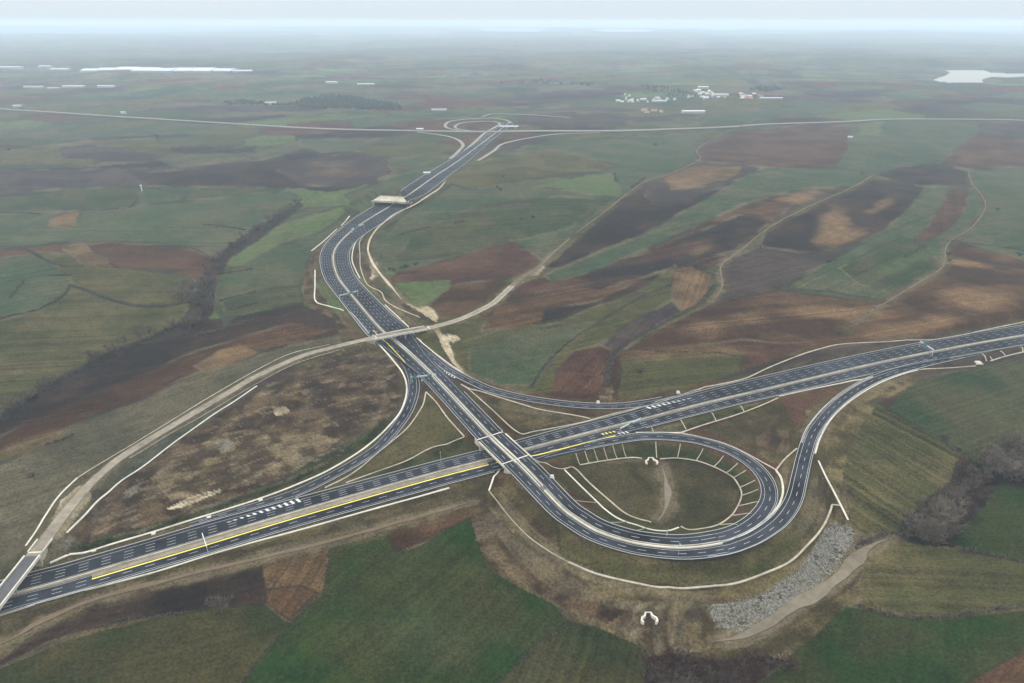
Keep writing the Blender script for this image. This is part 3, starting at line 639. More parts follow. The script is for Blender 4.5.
# trodden earth and dry grass beside the roads
wd = (fbm(GX / 9, GY / 9, 95, 3) - .5) * 8
nearroad = (1 - sst(5, 11, DR + wd)) * (GY < 2600)
col = col * (1 - nearroad[..., None] * .45) + (cache['verge'] * .6 + cache['straw'] * .4) * nearroad[..., None] * .45
pd = np.full(GX.shape, 1e9)
for P_ in [p_[1] for p_ in PATHS if p_[0] == 'dirt_road'] + [Er]:
    for i in range(0, len(P_) - 1, 1):
        r_ = 22; x0_, y0_ = P_[i, 0], P_[i, 1]
        if y0_ > 1000: continue
        k_ = np.nonzero((np.abs(GX - x0_) < r_) & (np.abs(GY - y0_) < r_ + .02 * y0_)); 
        if len(k_[0]): pd[k_] = np.minimum(pd[k_], np.hypot(GX[k_] - x0_, (GY[k_] - y0_)) - P_[i, 3] / 2)
worn = 1 - sst(0, 5, pd - .5 + (fbm(GX / 11, GY / 11, 77, 3) - .5) * 12)
col = blend(col, (.135,.108,.072), worn * .55)
# streaks of bare earth drawn along slopes around the interchange
zone = np.where(GY < 455, 1 - sst(30, 62, DR), 1 - sst(12, 34, DR)) * (GY < 1100) * soft; stv = sst(.54, .68, fbm(DR / 5, (GX + GY) / 70, 78, 4)); col = blend(col, (.15,.122,.078), stv * zone * .42)
stv = sst(.56, .68, fbm(DR / 4 + 30, (GX - GY) / 60, 79, 4)); col = blend(col, (.026,.021,.015), stv * zone * .5)
# building site: churned pale and dark spots
site = in_poly(wx, wy, [f_[0] for f_ in FIELDS if f_[1] == 'rough' and f_[0][0] == (62,545)][0]) | in_poly(wx, wy, [(600,600),(700,600),(740,640),(650,655)])
dU = GX * .8 + GY * .6; dV = -GX * .6 + GY * .8; sp1 = sst(.60, .72, fbm(dU / 11, dV / 3.2, 97, 5)); sp0 = sst(.52, .66, fbm(dU / 16, dV / 4.5, 98, 5))
col = blend(col, (.20,.165,.115), sp1 * site * .42); col = blend(col, (.035,.026,.02), sp0 * site * .6)
col = col * .80; ra = np.radians(rowang); rowc = -GX * np.sin(ra) + GY * np.cos(ra)
me = bpy.data.meshes.new('ground')
idx = np.arange(nr * nc).reshape(nr, nc)
q = np.stack([idx[:-1, :-1], idx[1:, :-1], idx[1:, 1:], idx[:-1, 1:]], -1).reshape(-1, 4)
me.vertices.add(nr * nc); me.vertices.foreach_set('co', np.stack([GX, GY, GZ], -1).astype(np.float32).ravel())
me.loops.add(q.size); me.loops.foreach_set('vertex_index', q.ravel().astype(np.int32))
me.polygons.add(len(q)); me.polygons.foreach_set('loop_start', np.arange(0, q.size, 4, dtype=np.int32)); me.polygons.foreach_set('loop_total', np.full(len(q), 4, np.int32))
me.polygons.foreach_set('use_smooth', np.ones(len(q), bool))
me.update(calc_edges=True)
a = me.attributes.new('soil', 'FLOAT_COLOR', 'POINT'); a.data.foreach_set('color', np.concatenate([col, np.ones(col.shape[:2] + (1,))], -1).astype(np.float32).ravel())
a = me.attributes.new('row', 'FLOAT', 'POINT'); a.data.foreach_set('value', rowc.astype(np.float32).ravel())
a = me.attributes.new('tilled', 'FLOAT', 'POINT'); a.data.foreach_set('value', til.astype(np.float32).ravel())
me.materials.append(M['ground']); me.validate()
go = bpy.data.objects.new('ground', me); C.objects.link(go); tag(go, kind='structure')
print('ground', nr, nc)

# water
for nm, P, lvl in WATER:
    mb = MB(); mb.add([(x, y, lvl) for x, y in P], [tuple(range(len(P)))]); o = mb.build(nm, M['water']); tag(o, kind='structure')
    if o.data.polygons[0].normal.z < 0: o.data.flip_normals()

# haze: even air over the whole land
hm = bpy.data.materials.new('haze_air'); hm.use_nodes = True; hm.node_tree.nodes.remove(hm.node_tree.nodes['Principled BSDF'])
pv = hm.node_tree.nodes.new('ShaderNodeVolumePrincipled'); pv.inputs['Density'].default_value = HAZE; pv.inputs['Color'].default_value = (.73, .87, 1.0, 1); pv.inputs['Anisotropy'].default_value = .0
hm.node_tree.links.new(pv.outputs[0], hm.node_tree.nodes['Material Output'].inputs['Volume'])
zmin = float(GZ.min()) - 1
mb = MB(); mb.box((0, 50000, (zmin + H + 12) / 2), (460000, 130000, H + 12 - zmin)); tag(mb.build('haze', hm), kind='stuff')

# ------------------------------------------------------------------ roads
def line_on(P, off, w, z=.05):
    return offset(P, off + w / 2, z), offset(P, off - w / 2, z)
def cut(P, s0, s1):
    d = np.r_[0, np.cumsum(np.hypot(np.diff(P[:, 0]), np.diff(P[:, 1])))]
    s0 = max(0, s0); s1 = min(d[-1], s1)
    s = np.r_[s0, d[(d > s0) & (d < s1)], s1]
    return np.column_stack([np.interp(s, d, P[:, k]) for k in range(P.shape[1])])
def length(P): return float(np.hypot(np.diff(P[:, 0]), np.diff(P[:, 1])).sum())
def dashes(mb, P, off, w, on=5.5, gap=7.5, z=.05, s0=0, s1=None):
    Q = offset(P, off, z); L = length(Q) if s1 is None else s1; s = s0
    while s + on < L:
        q = cut(Q, s, s + on)
        if len(q) > 1: mb.ribbon(offset(q, w / 2), offset(q, -w / 2))
        s += on + gap
def road(name, L, Rr, m, dz, skirt=.9):
    mb = MB(); mb.ribbon(L, Rr, skirt); o = mb.build(name, m); tag(o, kind='structure'); return o
def carriage(name, P, o_in, o_out, m=M['asphalt'], lanes=None, dz=0.0, sgn=1, far=False, edge=.2, dw=.24, s0=0, s1=None):
    """paved strip between offsets o_in and o_out (signed, arrays) with its markings"""
    n = len(P); oi = np.broadcast_to(o_in, n) * 1.0; oo = np.broadcast_to(o_out, n) * 1.0
    hi = np.maximum(oi, oo); lo_ = np.minimum(oi, oo)
    o = road(name, offset(P, hi, dz), offset(P, lo_, dz), m, dz)
    mk = MB(); w = hi - lo_
    e_in = oi + sgn * .9; e_out = oo - sgn * 2.3
    for e in (e_in, e_out): mk.ribbon(*line_on(P, e, edge, dz + .05))
    nl = lanes or int(max(1, round((np.median(w) - 3.2) / 3.6)))
    for k in range(1, nl):
        dashes(mk, P, e_in + (e_out - e_in) * k / nl, dw, z=dz + .05, s0=s0, s1=s1)
    mk.build('lane_marking', M['mark'], o)
    return o
MED = 1.6
carriage('motorway', A, MED, MED + A[:, 3], lanes=4)
carriage('motorway', A, -MED, -MED - A[:, 4], lanes=3, sgn=-1)
iE = near_idx(B, 398, 340, 1.6)
Bn = B[:iE + 1]; Bs = B[iE:]
carriage('motorway', Bn, MED, MED + Bn[:, 3], lanes=5); carriage('motorway', Bn, -MED, -MED - Bn[:, 4], lanes=4, sgn=-1)
carriage('motorway', Bs, MED, MED + Bs[:, 3], lanes=2); carriage('motorway', Bs, -MED, -MED - Bs[:, 4], lanes=2, sgn=-1)
for P in (Cr, Dr, Gr, Lr):
    carriage('slip_road', P, -P[:, 3] / 2, P[:, 3] / 2, M['ramp_asphalt'], lanes=2, dz=-.06)
ie = near_idx(Er, 512, 286, 2.5); qe = Er[ie:]; ero = road('service_road', offset(qe, qe[:, 3] / 2), offset(qe, -qe[:, 3] / 2), M['service'], 0)
qe = Er[:ie + 1]; tw_ = np.linspace(.22, .5, len(qe)); road('dirt_road', offset(qe, qe[:, 3] * tw_), offset(qe, -qe[:, 3] * tw_), M['brownpath'], 0)
for s_ in (1, -1):
    mb = MB(); q_ = Er[ie:bE[0] - 2]; mb.ribbon(offset(q_, s_ * (q_[:, 3] / 2 - .2), .06), offset(q_, s_ * (q_[:, 3] / 2 - 1.2), .06)); tag(mb.build('road_edge', M['conc']), kind='structure')
q_ = Er[bF[0]:]; mb = MB(); mb.ribbon(offset(q_, q_[:, 3] / 2 - .1, .06), offset(q_, -q_[:, 3] / 2 + .1, .06)); tag(mb.build('road_surface', mat('bridge_asphalt', (.075, .075, .08), .9, .15, .3)), kind='structure')
# medians
def strip(name, P, a, bb, z, m, skirt=.5, label=None, cat=None, **k):
    mb = MB(); mb.ribbon(offset(P, a, z), offset(P, bb, z), skirt); o = mb.build(name, m)
    tag(o, label, cat, **k); return o
strip('central_reservation', A, MED - .05, -MED + .05, .06, M['median'], kind='structure')
strip('central_reservation', B, MED - .05, -MED + .05, .06, mat('dusty_median', (.125, .11, .085), .95, .35, .4, 8), kind='structure')
def barrier(P, off, label, h=.9, w=.7, m='conc', name='concrete_barrier', base=.06):
    Q = offset(P, off, base + h); mb = MB(); mb.ribbon(offset(Q, w / 2), offset(Q, -w / 2), h)
    # wider foot of the barrier
    Q2 = offset(P, off, base + .28); mb.ribbon(offset(Q2, w / 2 + .22), offset(Q2, -w / 2 - .22), .26)
    o = mb.build(name, M[m]); return tag(o, label, 'crash barrier')
barrier(A, 0, 'long pale concrete barrier between the two carriageways of the motorway running left to right', w=1.0)
barrier(Bn, 0, 'pale concrete barrier in the middle of the motorway from the far interchange to the overpass', w=1.3, m='conc')
i2 = near_idx(B, 545, 492, 8)
barrier(B[iE:i2], 1.15, 'thin pale barrier on the right side of the median over the flyover', w=.35, m='white')
barrier(B[iE:i2], -1.15, 'thin pale barrier on the left side of the median over the flyover', w=.35, m='white')
barrier(B[i2:], 1.2, 'thin pale barrier on the inner side of the median round the bend', w=.35, m='conc')
i2 = near_idx(B, 545, 492, 8)
barrier(B[i2:], -.5, 'white concrete barrier between the two curving slip roads below the loop', w=.9, m='white', h=.8)
# yellow lines
def yellow(P, off, w, a, bb, name='yellow_marking'):
    q = P[a:bb]; mb = MB(); mb.ribbon(*line_on(q, off[a:bb] if hasattr(off, '__len__') else off, w, .07)); return tag(mb.build(name, M['yellow']), kind='structure')
ia, ib, ic, idd = near_idx(A, 90, 573, 0), near_idx(A, 490, 459, 0), near_idx(A, 530, 448, 0), near_idx(A, 612, 427, 0)
yellow(A, -MED - 4.6 * np.ones(len(A)), 1.1, ia, ib)
q = A[ia:ib]; strip('worn_shoulder', q, -MED + .02, -MED - 3.4, .075, M['concg'], .02, kind='structure').data.materials[0] = M['service']
oy = np.interp(np.arange(len(A)), [ib, ic, idd], [-MED - 4.6, -MED - 9.5, -MED - 11.6]); yellow(A, oy, 1.1, ib, idd)
ya = near_idx(B, 376, 330, 0); yb = near_idx(B, 415, 362, 3)
yellow(B, np.interp(np.arange(len(B)), [ya, yb], [-MED - 6.5, -MED - 11.5]), .7, ya, yb)
# chevrons at the noses of the slip roads
def chevrons(p0, p1, w0, w1, n, z=.0, m='mark'):
    x, y = on_plane(np.array([p0[0], p1[0]]), np.array([p0[1], p1[1]]), z); mb = MB()
    d = np.array([x[1] - x[0], y[1] - y[0]]); L = np.hypot(*d); d /= L; nn = np.array([-d[1], d[0]])
    for k in range(n):
        t = (k + .5) / n; c = np.array([x[0], y[0]]) + d * L * t; w = (w0 + (w1 - w0) * t) / 2; s_ = L / n * .42
        a = c + nn * w - d * s_ * .4; bq = c - nn * w + d * s_ * .4
        mb.add([(*(a), z + .11), (*(a + d * s_), z + .11), (*(bq + d * s_), z + .11), (*(bq), z + .11)], [(3, 2, 1, 0)])
    o = mb.build('chevron_marking', M[m]); tag(o, kind='structure')
chevrons((224,523.5),(300,500),.7,5.2,12); chevrons((645,408.5),(690,398.5),4.5,.8,9); chevrons((874,373.4),(905,365.6),4.2,1,8)
chevrons((600,434.6),(615,431.5),2,2.6,4, m='yellow'); chevrons((617,434),(628,432),3,4,3); chevrons((440,369),(455,378),1,4,6, 2.6)
chevrons((415,362),(423,381),.6,3.4,5,2.9)
# far cross road
road('highway', offset(K, K[:, 3] / 2, .8), offset(K, -K[:, 3] / 2, .8), mat('distant_asphalt', (.145, .135, .125), .9, .1, .05), 0, 1.2)
mb = MB(); mb.ribbon(offset(K, .9, 1.5), offset(K, -.9, 1.5), .7); tag(mb.build('concrete_barrier', M['conc']), 'thin pale barrier along the middle of the distant cross road below the village', 'crash barrier')
for nm, P, mt, _ in PATHS:
    y0 = P[:, 1].mean(); dz = .06 if y0 < 900 else .25 if y0 < 1500 else .6
    if nm == 'dirt_road':
        sx_ = np.arange(len(P)); tp_ = np.clip(np.minimum(sx_ + .4, len(P) - .6 - sx_) / 7, .06, 1); e1 = (.22 + .36 * vnoise(sx_ / 2.2, sx_ * 0, 31)) * tp_; e2 = (.22 + .36 * vnoise(sx_ / 2.6, sx_ * 0, 32)) * tp_
    else: e1 = e2 = np.full(len(P), .5)
    o = road(nm, offset(P, P[:, 3] * e1, dz), offset(P, -P[:, 3] * e2, dz), M[mt], 0, .7)

# guard rails
def rail(P, off, label, step=6.0, name='guard_rail', w=.3):
    Q = offset(P, off, .82); mb = MB(); mb.ribbon(offset(Q, w / 2), offset(Q, -w / 2), .34)
    L = length(Q); s = 0
    while s < L:
        p = cut(Q, s, s + .2)[0]; mb.box((p[0], p[1], p[2] - .55), (.14, .14, .9)); s += step * 2
    return tag(mb.build(name, M['steel']), label, 'guard rail')
rail(A, MED + A[:, 3] + .3, 'long grey steel guard rail on the far edge of the motorway crossing the picture')
rail(A[:ib], -MED - A[:ib, 4] - .3, 'grey steel guard rail on the near edge of the motorway left of the flyover')
rail(A[idd + 4:near_idx(A, 865, 366, 0)], (-MED - A[:, 4] - .3)[idd + 4:near_idx(A, 865, 366, 0)], 'steel guard rail on the near edge of the motorway between the two slip road noses')
iA2 = near_idx(A, 935, 352, 1)
rail(A[iA2:], (-MED - A[:, 4] - .3)[iA2:], 'steel guard rail on the near motorway edge at the right side of the picture')
rail(Gr[2:-8], -Gr[2:-8, 3] / 2 - .3, 'steel guard rail on the outer edge of the curving right hand slip road')
rail(Gr[4:-14], Gr[4:-14, 3] / 2 + .3, 'steel guard rail on the inner edge of the curving right hand slip road')
rail(Lr[2:-18], Lr[2:-18, 3] / 2 + .3, 'steel guard rail on the inner edge of the round loop road')
rail(Lr[2:-18], -Lr[2:-18, 3] / 2 - .3, 'steel guard rail on the outer edge of the round loop road')
rail(B[bB[1]:], (-MED - B[:, 4] - .3)[bB[1]:], 'steel guard rail on the outer edge of the bend under the flyover embankment')
rail(B[bB[1]:], (MED + B[:, 3] + .3)[bB[1]:], 'steel guard rail beside the loop interior on the bend after the flyover')
iD = near_idx(B, 455, 395, 6)
rail(B[iD:bB[0]], (MED + B[:, 3] + .3)[iD:bB[0]], 'short guard rail on the right edge of the road climbing to the flyover')
iC = near_idx(B, 430, 373, 5)
rail(B[iC:bB[0]], (-MED - B[:, 4] - .3)[iC:bB[0]], 'short guard rail on the left edge of the road climbing to the flyover')
rail(Cr[10:-14], Cr[10:-14, 3] / 2 + .3, 'steel guard rail on the inner edge of the left hand curving slip road')
rail(Dr[10:-8], -Dr[10:-8, 3] / 2 - .3, 'steel guard rail on the near edge of the slip road above the flyover')
rail(Dr[10:-8], Dr[10:-8, 3] / 2 + .3, 'steel guard rail on the far edge of the slip road above the flyover')
rail(Bn[8:], (-MED - Bn[:, 4] - .3)[8:], 'steel guard rail on the left edge of the motorway bending beyond the overpass', w=.5)
rail(Bn[8:], (MED + Bn[:, 3] + .3)[8:], 'steel guard rail on the right edge of the motorway bending beyond the overpass', w=.5)

# ------------------------------------------------------------------ bridges
def frame(P, i):
    d = P[min(i + 1, len(P) - 1), :2] - P[max(i - 1, 0), :2]; return math.atan2(d[1], d[0])
def bridge(P, i0, i1, wl, wr, label, joints=True, piers=(), name='overpass_bridge', loc=None, depth=1.5, cat='bridge', pw=.55, deckmat='conc', wings=True, inner=False):
    q = P[i0:i1 + 1]; mid = q[len(q) // 2]; org = (mid[0], mid[1], float(terr(np.array([mid[0]]), np.array([mid[1]]))[0]))
    root = empty(name, org); tag(root, label, cat)
    rel = lambda A_: np.column_stack([A_[:, 0] - org[0], A_[:, 1] - org[1], A_[:, 2] - org[2]])
    nn = len(q); WL = np.broadcast_to(wl, nn); WR = np.broadcast_to(wr, nn)
    mb = MB(); mb.ribbon(rel(offset(q, WL - .02, -.07)), rel(offset(q, -WR + .02, -.07)), depth); a = len(mb.v)
    lo = rel(offset(q, WL - .02, -.07 - depth)); ro = rel(offset(q, -WR + .02, -.07 - depth)); mb.add(list(lo) + list(ro), [(i, i + 1, nn + i + 1, nn + i) for i in range(nn - 1)])
    mb.build('deck', M[deckmat], root)
    for s_, W in ((1, WL), (-1, WR)):
        mb = MB(); a1 = rel(offset(q, s_ * W, .95)); b1 = rel(offset(q, s_ * (W + pw), .95))
        (mb.ribbon(b1, a1, 2.1) if s_ > 0 else mb.ribbon(a1, b1, 2.1)); mb.build('parapet', M['white'], root)
    if inner:
        for s_ in (1, -1): mb = MB(); mb.ribbon(rel(offset(q, s_ * MED + .3, .8)), rel(offset(q, s_ * MED - .3, .8)), .8); mb.build('inner_parapet', M['white'], root)
    if joints:
        for i in (i0, i1):
            j = P[max(i - 1, 0):i + 2]; j = cut(j, 0, 1.1); k = i - i0; k = min(max(k, 0), nn - 1)
            mb = MB(); mb.ribbon(rel(offset(j, WL[k], .11)), rel(offset(j, -WR[k], .11)), .05); mb.build('expansion_joint', M['white'], root)
    for i, sgn in ((i0, -1), (i1, 1)):
        k = min(max(i - i0, 0), nn - 1); th = frame(P, i); p = P[i]; c = .5 * (WL[k] - WR[k]); w = WL[k] + WR[k]
        cx, cy = p[0] - math.sin(th) * c, p[1] + math.cos(th) * c
        mb = MB(); mb.box((cx - org[0], cy - org[1], p[2] - org[2] - 1.6 - depth - 2.2), (2.2, w + .6, 7.4 - 1.2), th); 
        if wings:
            for s_ in (-1, 1):
                ox = cx - math.sin(th) * s_ * (w / 2 + .1) + math.cos(th) * sgn * 4; oy = cy + math.cos(th) * s_ * (w / 2 + .1) + math.sin(th) * sgn * 4
                mb.box((ox - org[0], oy - org[1], p[2] - org[2] - 2.7), (8.6, .7, 5), th)
        mb.build('abutment', M['conc'], root)
    for t, nco in piers:
        i = i0 + int(t * (i1 - i0)); k = i - i0; th = frame(P, i); p = P[i]; mb = MB(); w = WL[k] + WR[k]; c = .5 * (WL[k] - WR[k])
        cx, cy = p[0] - math.sin(th) * c, p[1] + math.cos(th) * c
        mb.box((cx - org[0], cy - org[1], p[2] - org[2] - .1 - depth - .7), (1.5, w * .86, 1.3), th)
        for u in range(nco):
            o_ = (u + .5) / nco * w * .8 - w * .4
            x_, y_ = cx - math.sin(th) * o_ - org[0], cy + math.cos(th) * o_ - org[1]
            mb.tube((x_, y_, -1.5), (x_, y_, p[2] - org[2] - depth - .8), .6, .6, 10)
        mb.build('pier', M['conc'], root)
    return root
bridge(B, bB[0], bB[1], MED + B[bB[0]:bB[1] + 1, 3], MED + B[bB[0]:bB[1] + 1, 4], 'wide concrete flyover with pale parapets where the two motorways cross', piers=((.5, 5),), name='flyover_bridge', pw=.7, inner=True)
bridge(Er, bE[0], bE[1], Er[bE[0]:bE[1] + 1, 3] / 2, Er[bE[0]:bE[1] + 1, 3] / 2, 'slim pale overpass bridge carrying the service road over the motorway in the middle', piers=((.45, 2), (.62, 2)), pw=.7)
bridge(Er, bF[0], bF[1], Er[bF[0]:bF[1] + 1, 3] / 2, Er[bF[0]:bF[1] + 1, 3] / 2, 'pale road bridge over the motorway in the lower left corner', piers=((.45, 2),), pw=.8)
# parapets continue on the ramp of the lower left bridge
for s_, nm in ((1, 'right'), (-1, 'left')):
    q = Er[bF[0] - 4:bF[0]]; mb = MB(); Q = offset(q, s_ * (q[:, 3] / 2 + .4), .8); mb.ribbon(offset(Q, .35), offset(Q, -.35), 1.2)
    tag(mb.build('wing_parapet', M['white']), 'white parapet wall leading onto the lower left bridge on its %s side' % nm, 'parapet')
# wide overpass far along the motorway
i = near_idx(B, 394, 203.5, 0); th = frame(B, i); p = B[i]
tw = 44; org = (p[0] + math.sin(th) * -2.5, p[1] + math.cos(th) * 2.5, p[2])
root = empty('ecoduct_bridge', org, th + R(18)); tag(root, 'broad white concrete overpass across the widened motorway in the distance', 'bridge')
mb = MB(); mb.box((0, 0, 7.4), (40, 78, 1.8)); mb.build('deck', M['conc'], root)
for s_ in (-1, 1): mb = MB(); mb.box((s_ * 20.4, 0, 7.6), (.7, 82, 3.6)); mb.build('parapet', M['conc'], root)
for s_ in (-1, 1): mb = MB(); mb.box((0, s_ * 37, 3), (40, 2.5, 7.4)); mb.build('abutment', M['conc'], root)
mb = MB(); mb.box((0, 0, 3.2), (28, 1.2, 7)); mb.build('pier', M['conc'], root)
# far bridge where the motorway meets the cross road
bx, by, bz = place(509, 127.5)
root = empty('interchange_bridge', (bx[0], by[0], bz[0]), 0); tag(root, 'small pale bridge at the distant interchange', 'bridge')
mb = MB(); mb.box((0, 0, 8), (60, 16, 1.5)); mb.build('deck', M['roofw'], root); mb = MB(); mb.box((-8, 0, 3.5), (4, 14, 8)); mb.box((20, 0, 3.5), (4, 14, 8)); mb.build('pier', M['conc'], root)

# ------------------------------------------------------------------ concrete drains and gutters
def drape(pts, step=3.0, smooth=True, lift=.3):
    X, Y, Z = place([p[0] for p in pts], [p[1] for p in pts]); W = np.column_stack([X, Y, Z])
    Q = resample(catmull(W, 8) if smooth and len(W) > 2 else W, step if Y.mean() < 1000 else step * 3)
    z = terr(Q[:, 0], Q[:, 1]); 
    zs = np.convolve(np.r_[z[0], z, z[-1]], np.ones(3) / 3, 'valid'); Q[:, 2] = np.maximum(z, zs) + lift
    return Q
def channel(pts, w, label, m='conc', name='drainage_channel', cat='drain', group=None, lift=.3, smooth=True):
    Q = drape(pts, lift=lift, smooth=smooth); mb = MB(); w = w * .66
    # two kerbs and a sunk invert
    mb.ribbon(offset(Q, w / 2, .12), offset(Q, w / 2 - .25 * w, .12), .8); mb.ribbon(offset(Q, -w / 2 + .25 * w, .12), offset(Q, -w / 2, .12), .8)
    mb.ribbon(offset(Q, w / 2 - .25 * w, -.0), offset(Q, -w / 2 + .25 * w, -.0), .0)
    return tag(mb.build(name, M[m]), label, cat, group)
CH = [
 ([(580,465),(598,461.8),(617,459),(633,457.6),(642,458.5)],1.5,'pale drain curving inside the loop left of the culvert mouth','conc'),
 ([(660,459),(677,458.2),(697,461),(714,467),(726,473),(734,478.5),(740,488),(741.5,496),(737.5,506.5),(731,516),(718,525),(704,528.5),(690,530),(681,526.8)],1.5,'pale drain sweeping round the inside of the loop right of the culvert mouth','conc'),
 ([(578.5,471.4),(590,483.5),(610,501),(624,512.5),(638.4,518.7),(651,522.5)],1.6,'upper of the two diagonal white drains inside the loop','conc'),
 ([(564.4,470),(580,485.5),(596,501),(610,513.4),(626,522),(645.5,528.3),(666.5,531),(679,527.5)],1.8,'lower of the two diagonal white drains inside the loop','white'),
 ([(533.7,459),(553,467.3),(570.6,467),(578.5,471.4)],1.4,'short winding drain from the right corner of the flyover into the loop','conc'),
 ([(501,467),(489,491)],1.8,'straight white chute down the bank at the near corner of the flyover','white'),
 ([(489,491),(497,501),(512,520),(530,538),(550,552),(568,562)],1.2,'dark weathered drain around the foot of the bend before the white stretch','concg'),
 ([(568,562),(590,571.6),(612,578),(640,584),(665,587.5),(697,587.5),(730,584.5),(768,572),(793,559.5),(813,539.5),(824,525),(830,512),(832,505)],2.0,'long curved concrete drain around the foot of the loop embankment','conc'),
 ([(818.3,460.8),(828,481),(840,503.8),(848,520)],1.9,'straight white drain down the slope right of the outer slip road','white'),
 ([(832,504.7),(840,505.6)],1.5,'short concrete link between the curved and the straight drain','conc'),
 ([(426,392),(422,407),(406,429.5),(376,454.5),(351,474.5),(325,488)],1.6,'pale drain along the left side of the grass triangle','conc'),
 ([(426,392),(436,402),(447.6,418),(464.3,436.6)],1.5,'pale drain along the right side of the grass triangle','conc'),
 ([(464.3,437),(450,443),(431,448),(406,461),(376,472),(346,483)],1.5,'pale drain along the bottom of the grass triangle','conc'),
 ([(461,384.5),(470,390.5),(491.5,409.3),(516,431.3),(535.4,431.3),(580,423),(600,417.5),(630,410),(641,406.8)],1.7,'pale drain from the slip road nose down to the flyover and back along the motorway','conc'),
 ([(461,384.5),(477,390.5),(504,398.8),(542.5,410),(580,416.4),(590,418.7)],1.6,'pale drain beside the slip road above the flyover','conc'),
 ([(636,432.7),(660,432.7),(681,432.7)],1.9,'white gutter at the start of the loop road','white'),
 ([(681,432.7),(705,438.5),(725,444),(751.5,456.4),(767,465),(776,470)],1.8,'pale drain outside the top of the loop road','conc'),
 ([(681,432.7),(699,426.5),(730,417),(760,406),(778,398)],1.6,'pale drain between the motorway and the loop interior field','conc'),
 ([(776,470),(781,478),(783,490),(781,500),(777,508),(765,520.5),(748,532),(728,540.5),(712,544.5)],2.2,'wide white gutter between the loop and the outer slip road','white'),
 ([(776,470),(785,459),(797,448.5)],1.8,'short pale drain linking the loop gutter to the outer slip road','conc'),
 ([(801.5,443),(809,425.6),(821.5,410.5),(837,397.5),(855,385.5),(873,376.8)],1.9,'bright white gutter along the inner side of the outer slip road','white'),
 ([(873,377),(840,383.5),(810,389.7),(779,396.5)],1.7,'white gutter along the near motorway edge left of the nose','white'),
 ([(815,453.7),(820,438),(830,420.3),(844,406),(862,393),(883,381.6),(905,373.5),(918,370)],2.1,'bright white gutter along the outer side of the outer slip road','white'),
 ([(919,370),(950,368),(975.5,366)],1.7,'pale drain beside the green field at right','conc'),
 ([(990.5,361),(1005,356.5),(1024,352),(1060,345)],1.9,'pale drain along the near motorway edge at the right border','conc'),
 ([(655,402),(678,396),(697,390),(729,382.5),(750,376.6),(768,368),(790,359),(818,349.5),(843,344),(888,341.7),(916,340),(948,338),(980,331),(1024,322),(1070,313)],1.8,'long pale drain on the far side of the motorway at right','conc'),
 ([(257,386),(235,401),(210,417),(175,442),(142.5,467),(120,482),(100,499),(85,515),(66.8,533)],1.9,'long white drain below the service road at left','white'),
 ([(77.5,478),(60,495),(47.5,513),(37,530),(26,546)],1.9,'white drain left of the service road above the lower left bridge','white'),
 ([(330,344.5),(290,354),(256,370.5),(215,394),(175,418.5),(125,449),(98,465),(77.5,478)],1.3,'pale drain along the upper edge of the service road','conc'),
 ([(340,349.5),(300,362),(258,383),(225,402.5),(175,431),(130,458)],1.1,'pale kerb line along the lower edge of the service road','concg'),
 ([(349.5,216),(341.3,225.7)],2.4,'short white drain left of the motorway bend in the distance','white'),
 ([(337,229),(325,240),(311.4,251)],2.4,'white drain on the slope left of the motorway bend','white'),
 ([(315,270),(315,286),(315.5,301),(328,306),(343.5,311)],2.3,'bent white drain left of the motorway above the overpass','white'),
 ([(366,233),(359.8,241.5),(360,255),(360.6,268),(366.8,283.7),(381,292),(386,301),(402,310),(420,317.5)],1.8,'winding pale drain right of the motorway bend','conc'),
 ([(362.4,233.5),(354.5,245),(352,259),(355.5,269.6),(360,278.4)],2.0,'white gutter along the right edge of the motorway bend','white'),
 ([(378.8,344.5),(392.7,360),(403,373.8),(406.8,388),(404,403.7),(394.5,420),(366,447),(331,469),(293.5,486),(256,500),(200,517.5),(150,533),(100,548),(50,563)],2.2,'long bright white gutter outside the left hand slip road','white'),
 ([(350.5,312),(360,322.5),(369,333.4)],2.0,'white gutter on the left motorway edge just beyond the overpass','white'),
 ([(385,305),(397,316),(408.5,327)],2.0,'white gutter on the right motorway edge just beyond the overpass','white'),
 ([(416.5,338),(438.4,356),(463,373)],2.0,'white gutter on the right motorway edge just before the slip road','white'),
 ([(-20,622),(60,597),(150,573.6),(230,549),(300,530),(360,513),(449,488)],2.0,'long white gutter along the near edge of the motorway at lower left','white'),
]
for pts, w, lb, m in CH: channel(pts, w, lb, m)
CHUTES = [((575.8,453.5),(580,465)),((584.6,451),(589,463)),((593.7,449),(598.3,461.5)),((603.6,447.5),(607.8,460)),((612.7,445.5),(617,458.5)),((622.4,444.5),(626,457)),((655.8,442),(656.7,458)),((680.4,444),(677.4,458.2)),
 ((703,449),(696,461)),((723.4,456),(713.7,467)),((737.5,463.5),(726,473)),((746,470.5),(733.6,478)),((755,480.5),(740,487.8)),((758.4,489.5),(741.8,496)),((759.3,502),(737.5,506.5)),((751.5,514),(731.3,516)),((737.5,525),(718,525))]
cx_ = 655
for a_, b_ in CHUTES:
    side = 'left' if a_[0] < 630 else 'right'
    lb = 'thin concrete chute down the bank inside the loop, among those left of the culvert mouth' if side == 'left' else 'thin concrete chute down the bank inside the loop, among those right of the culvert mouth'
    channel([a_, b_], .95, lb, 'concg' if side == 'left' else 'conc', name='slope_chute', cat='drain chute', group='chutes inside the loop, %s of the culvert' % side)
for a_, b_ in [((651.3,427),(653.4,431.8)),((680.6,420),(686,429.4)),((711.4,413),(716.3,421)),((740.4,406),(744,411.5))]:
    channel([a_, b_], 1.0, 'thin concrete chute between the motorway edge and the long drain above the loop', 'conc', name='slope_chute', cat='drain chute', group='chutes below the motorway above the loop')
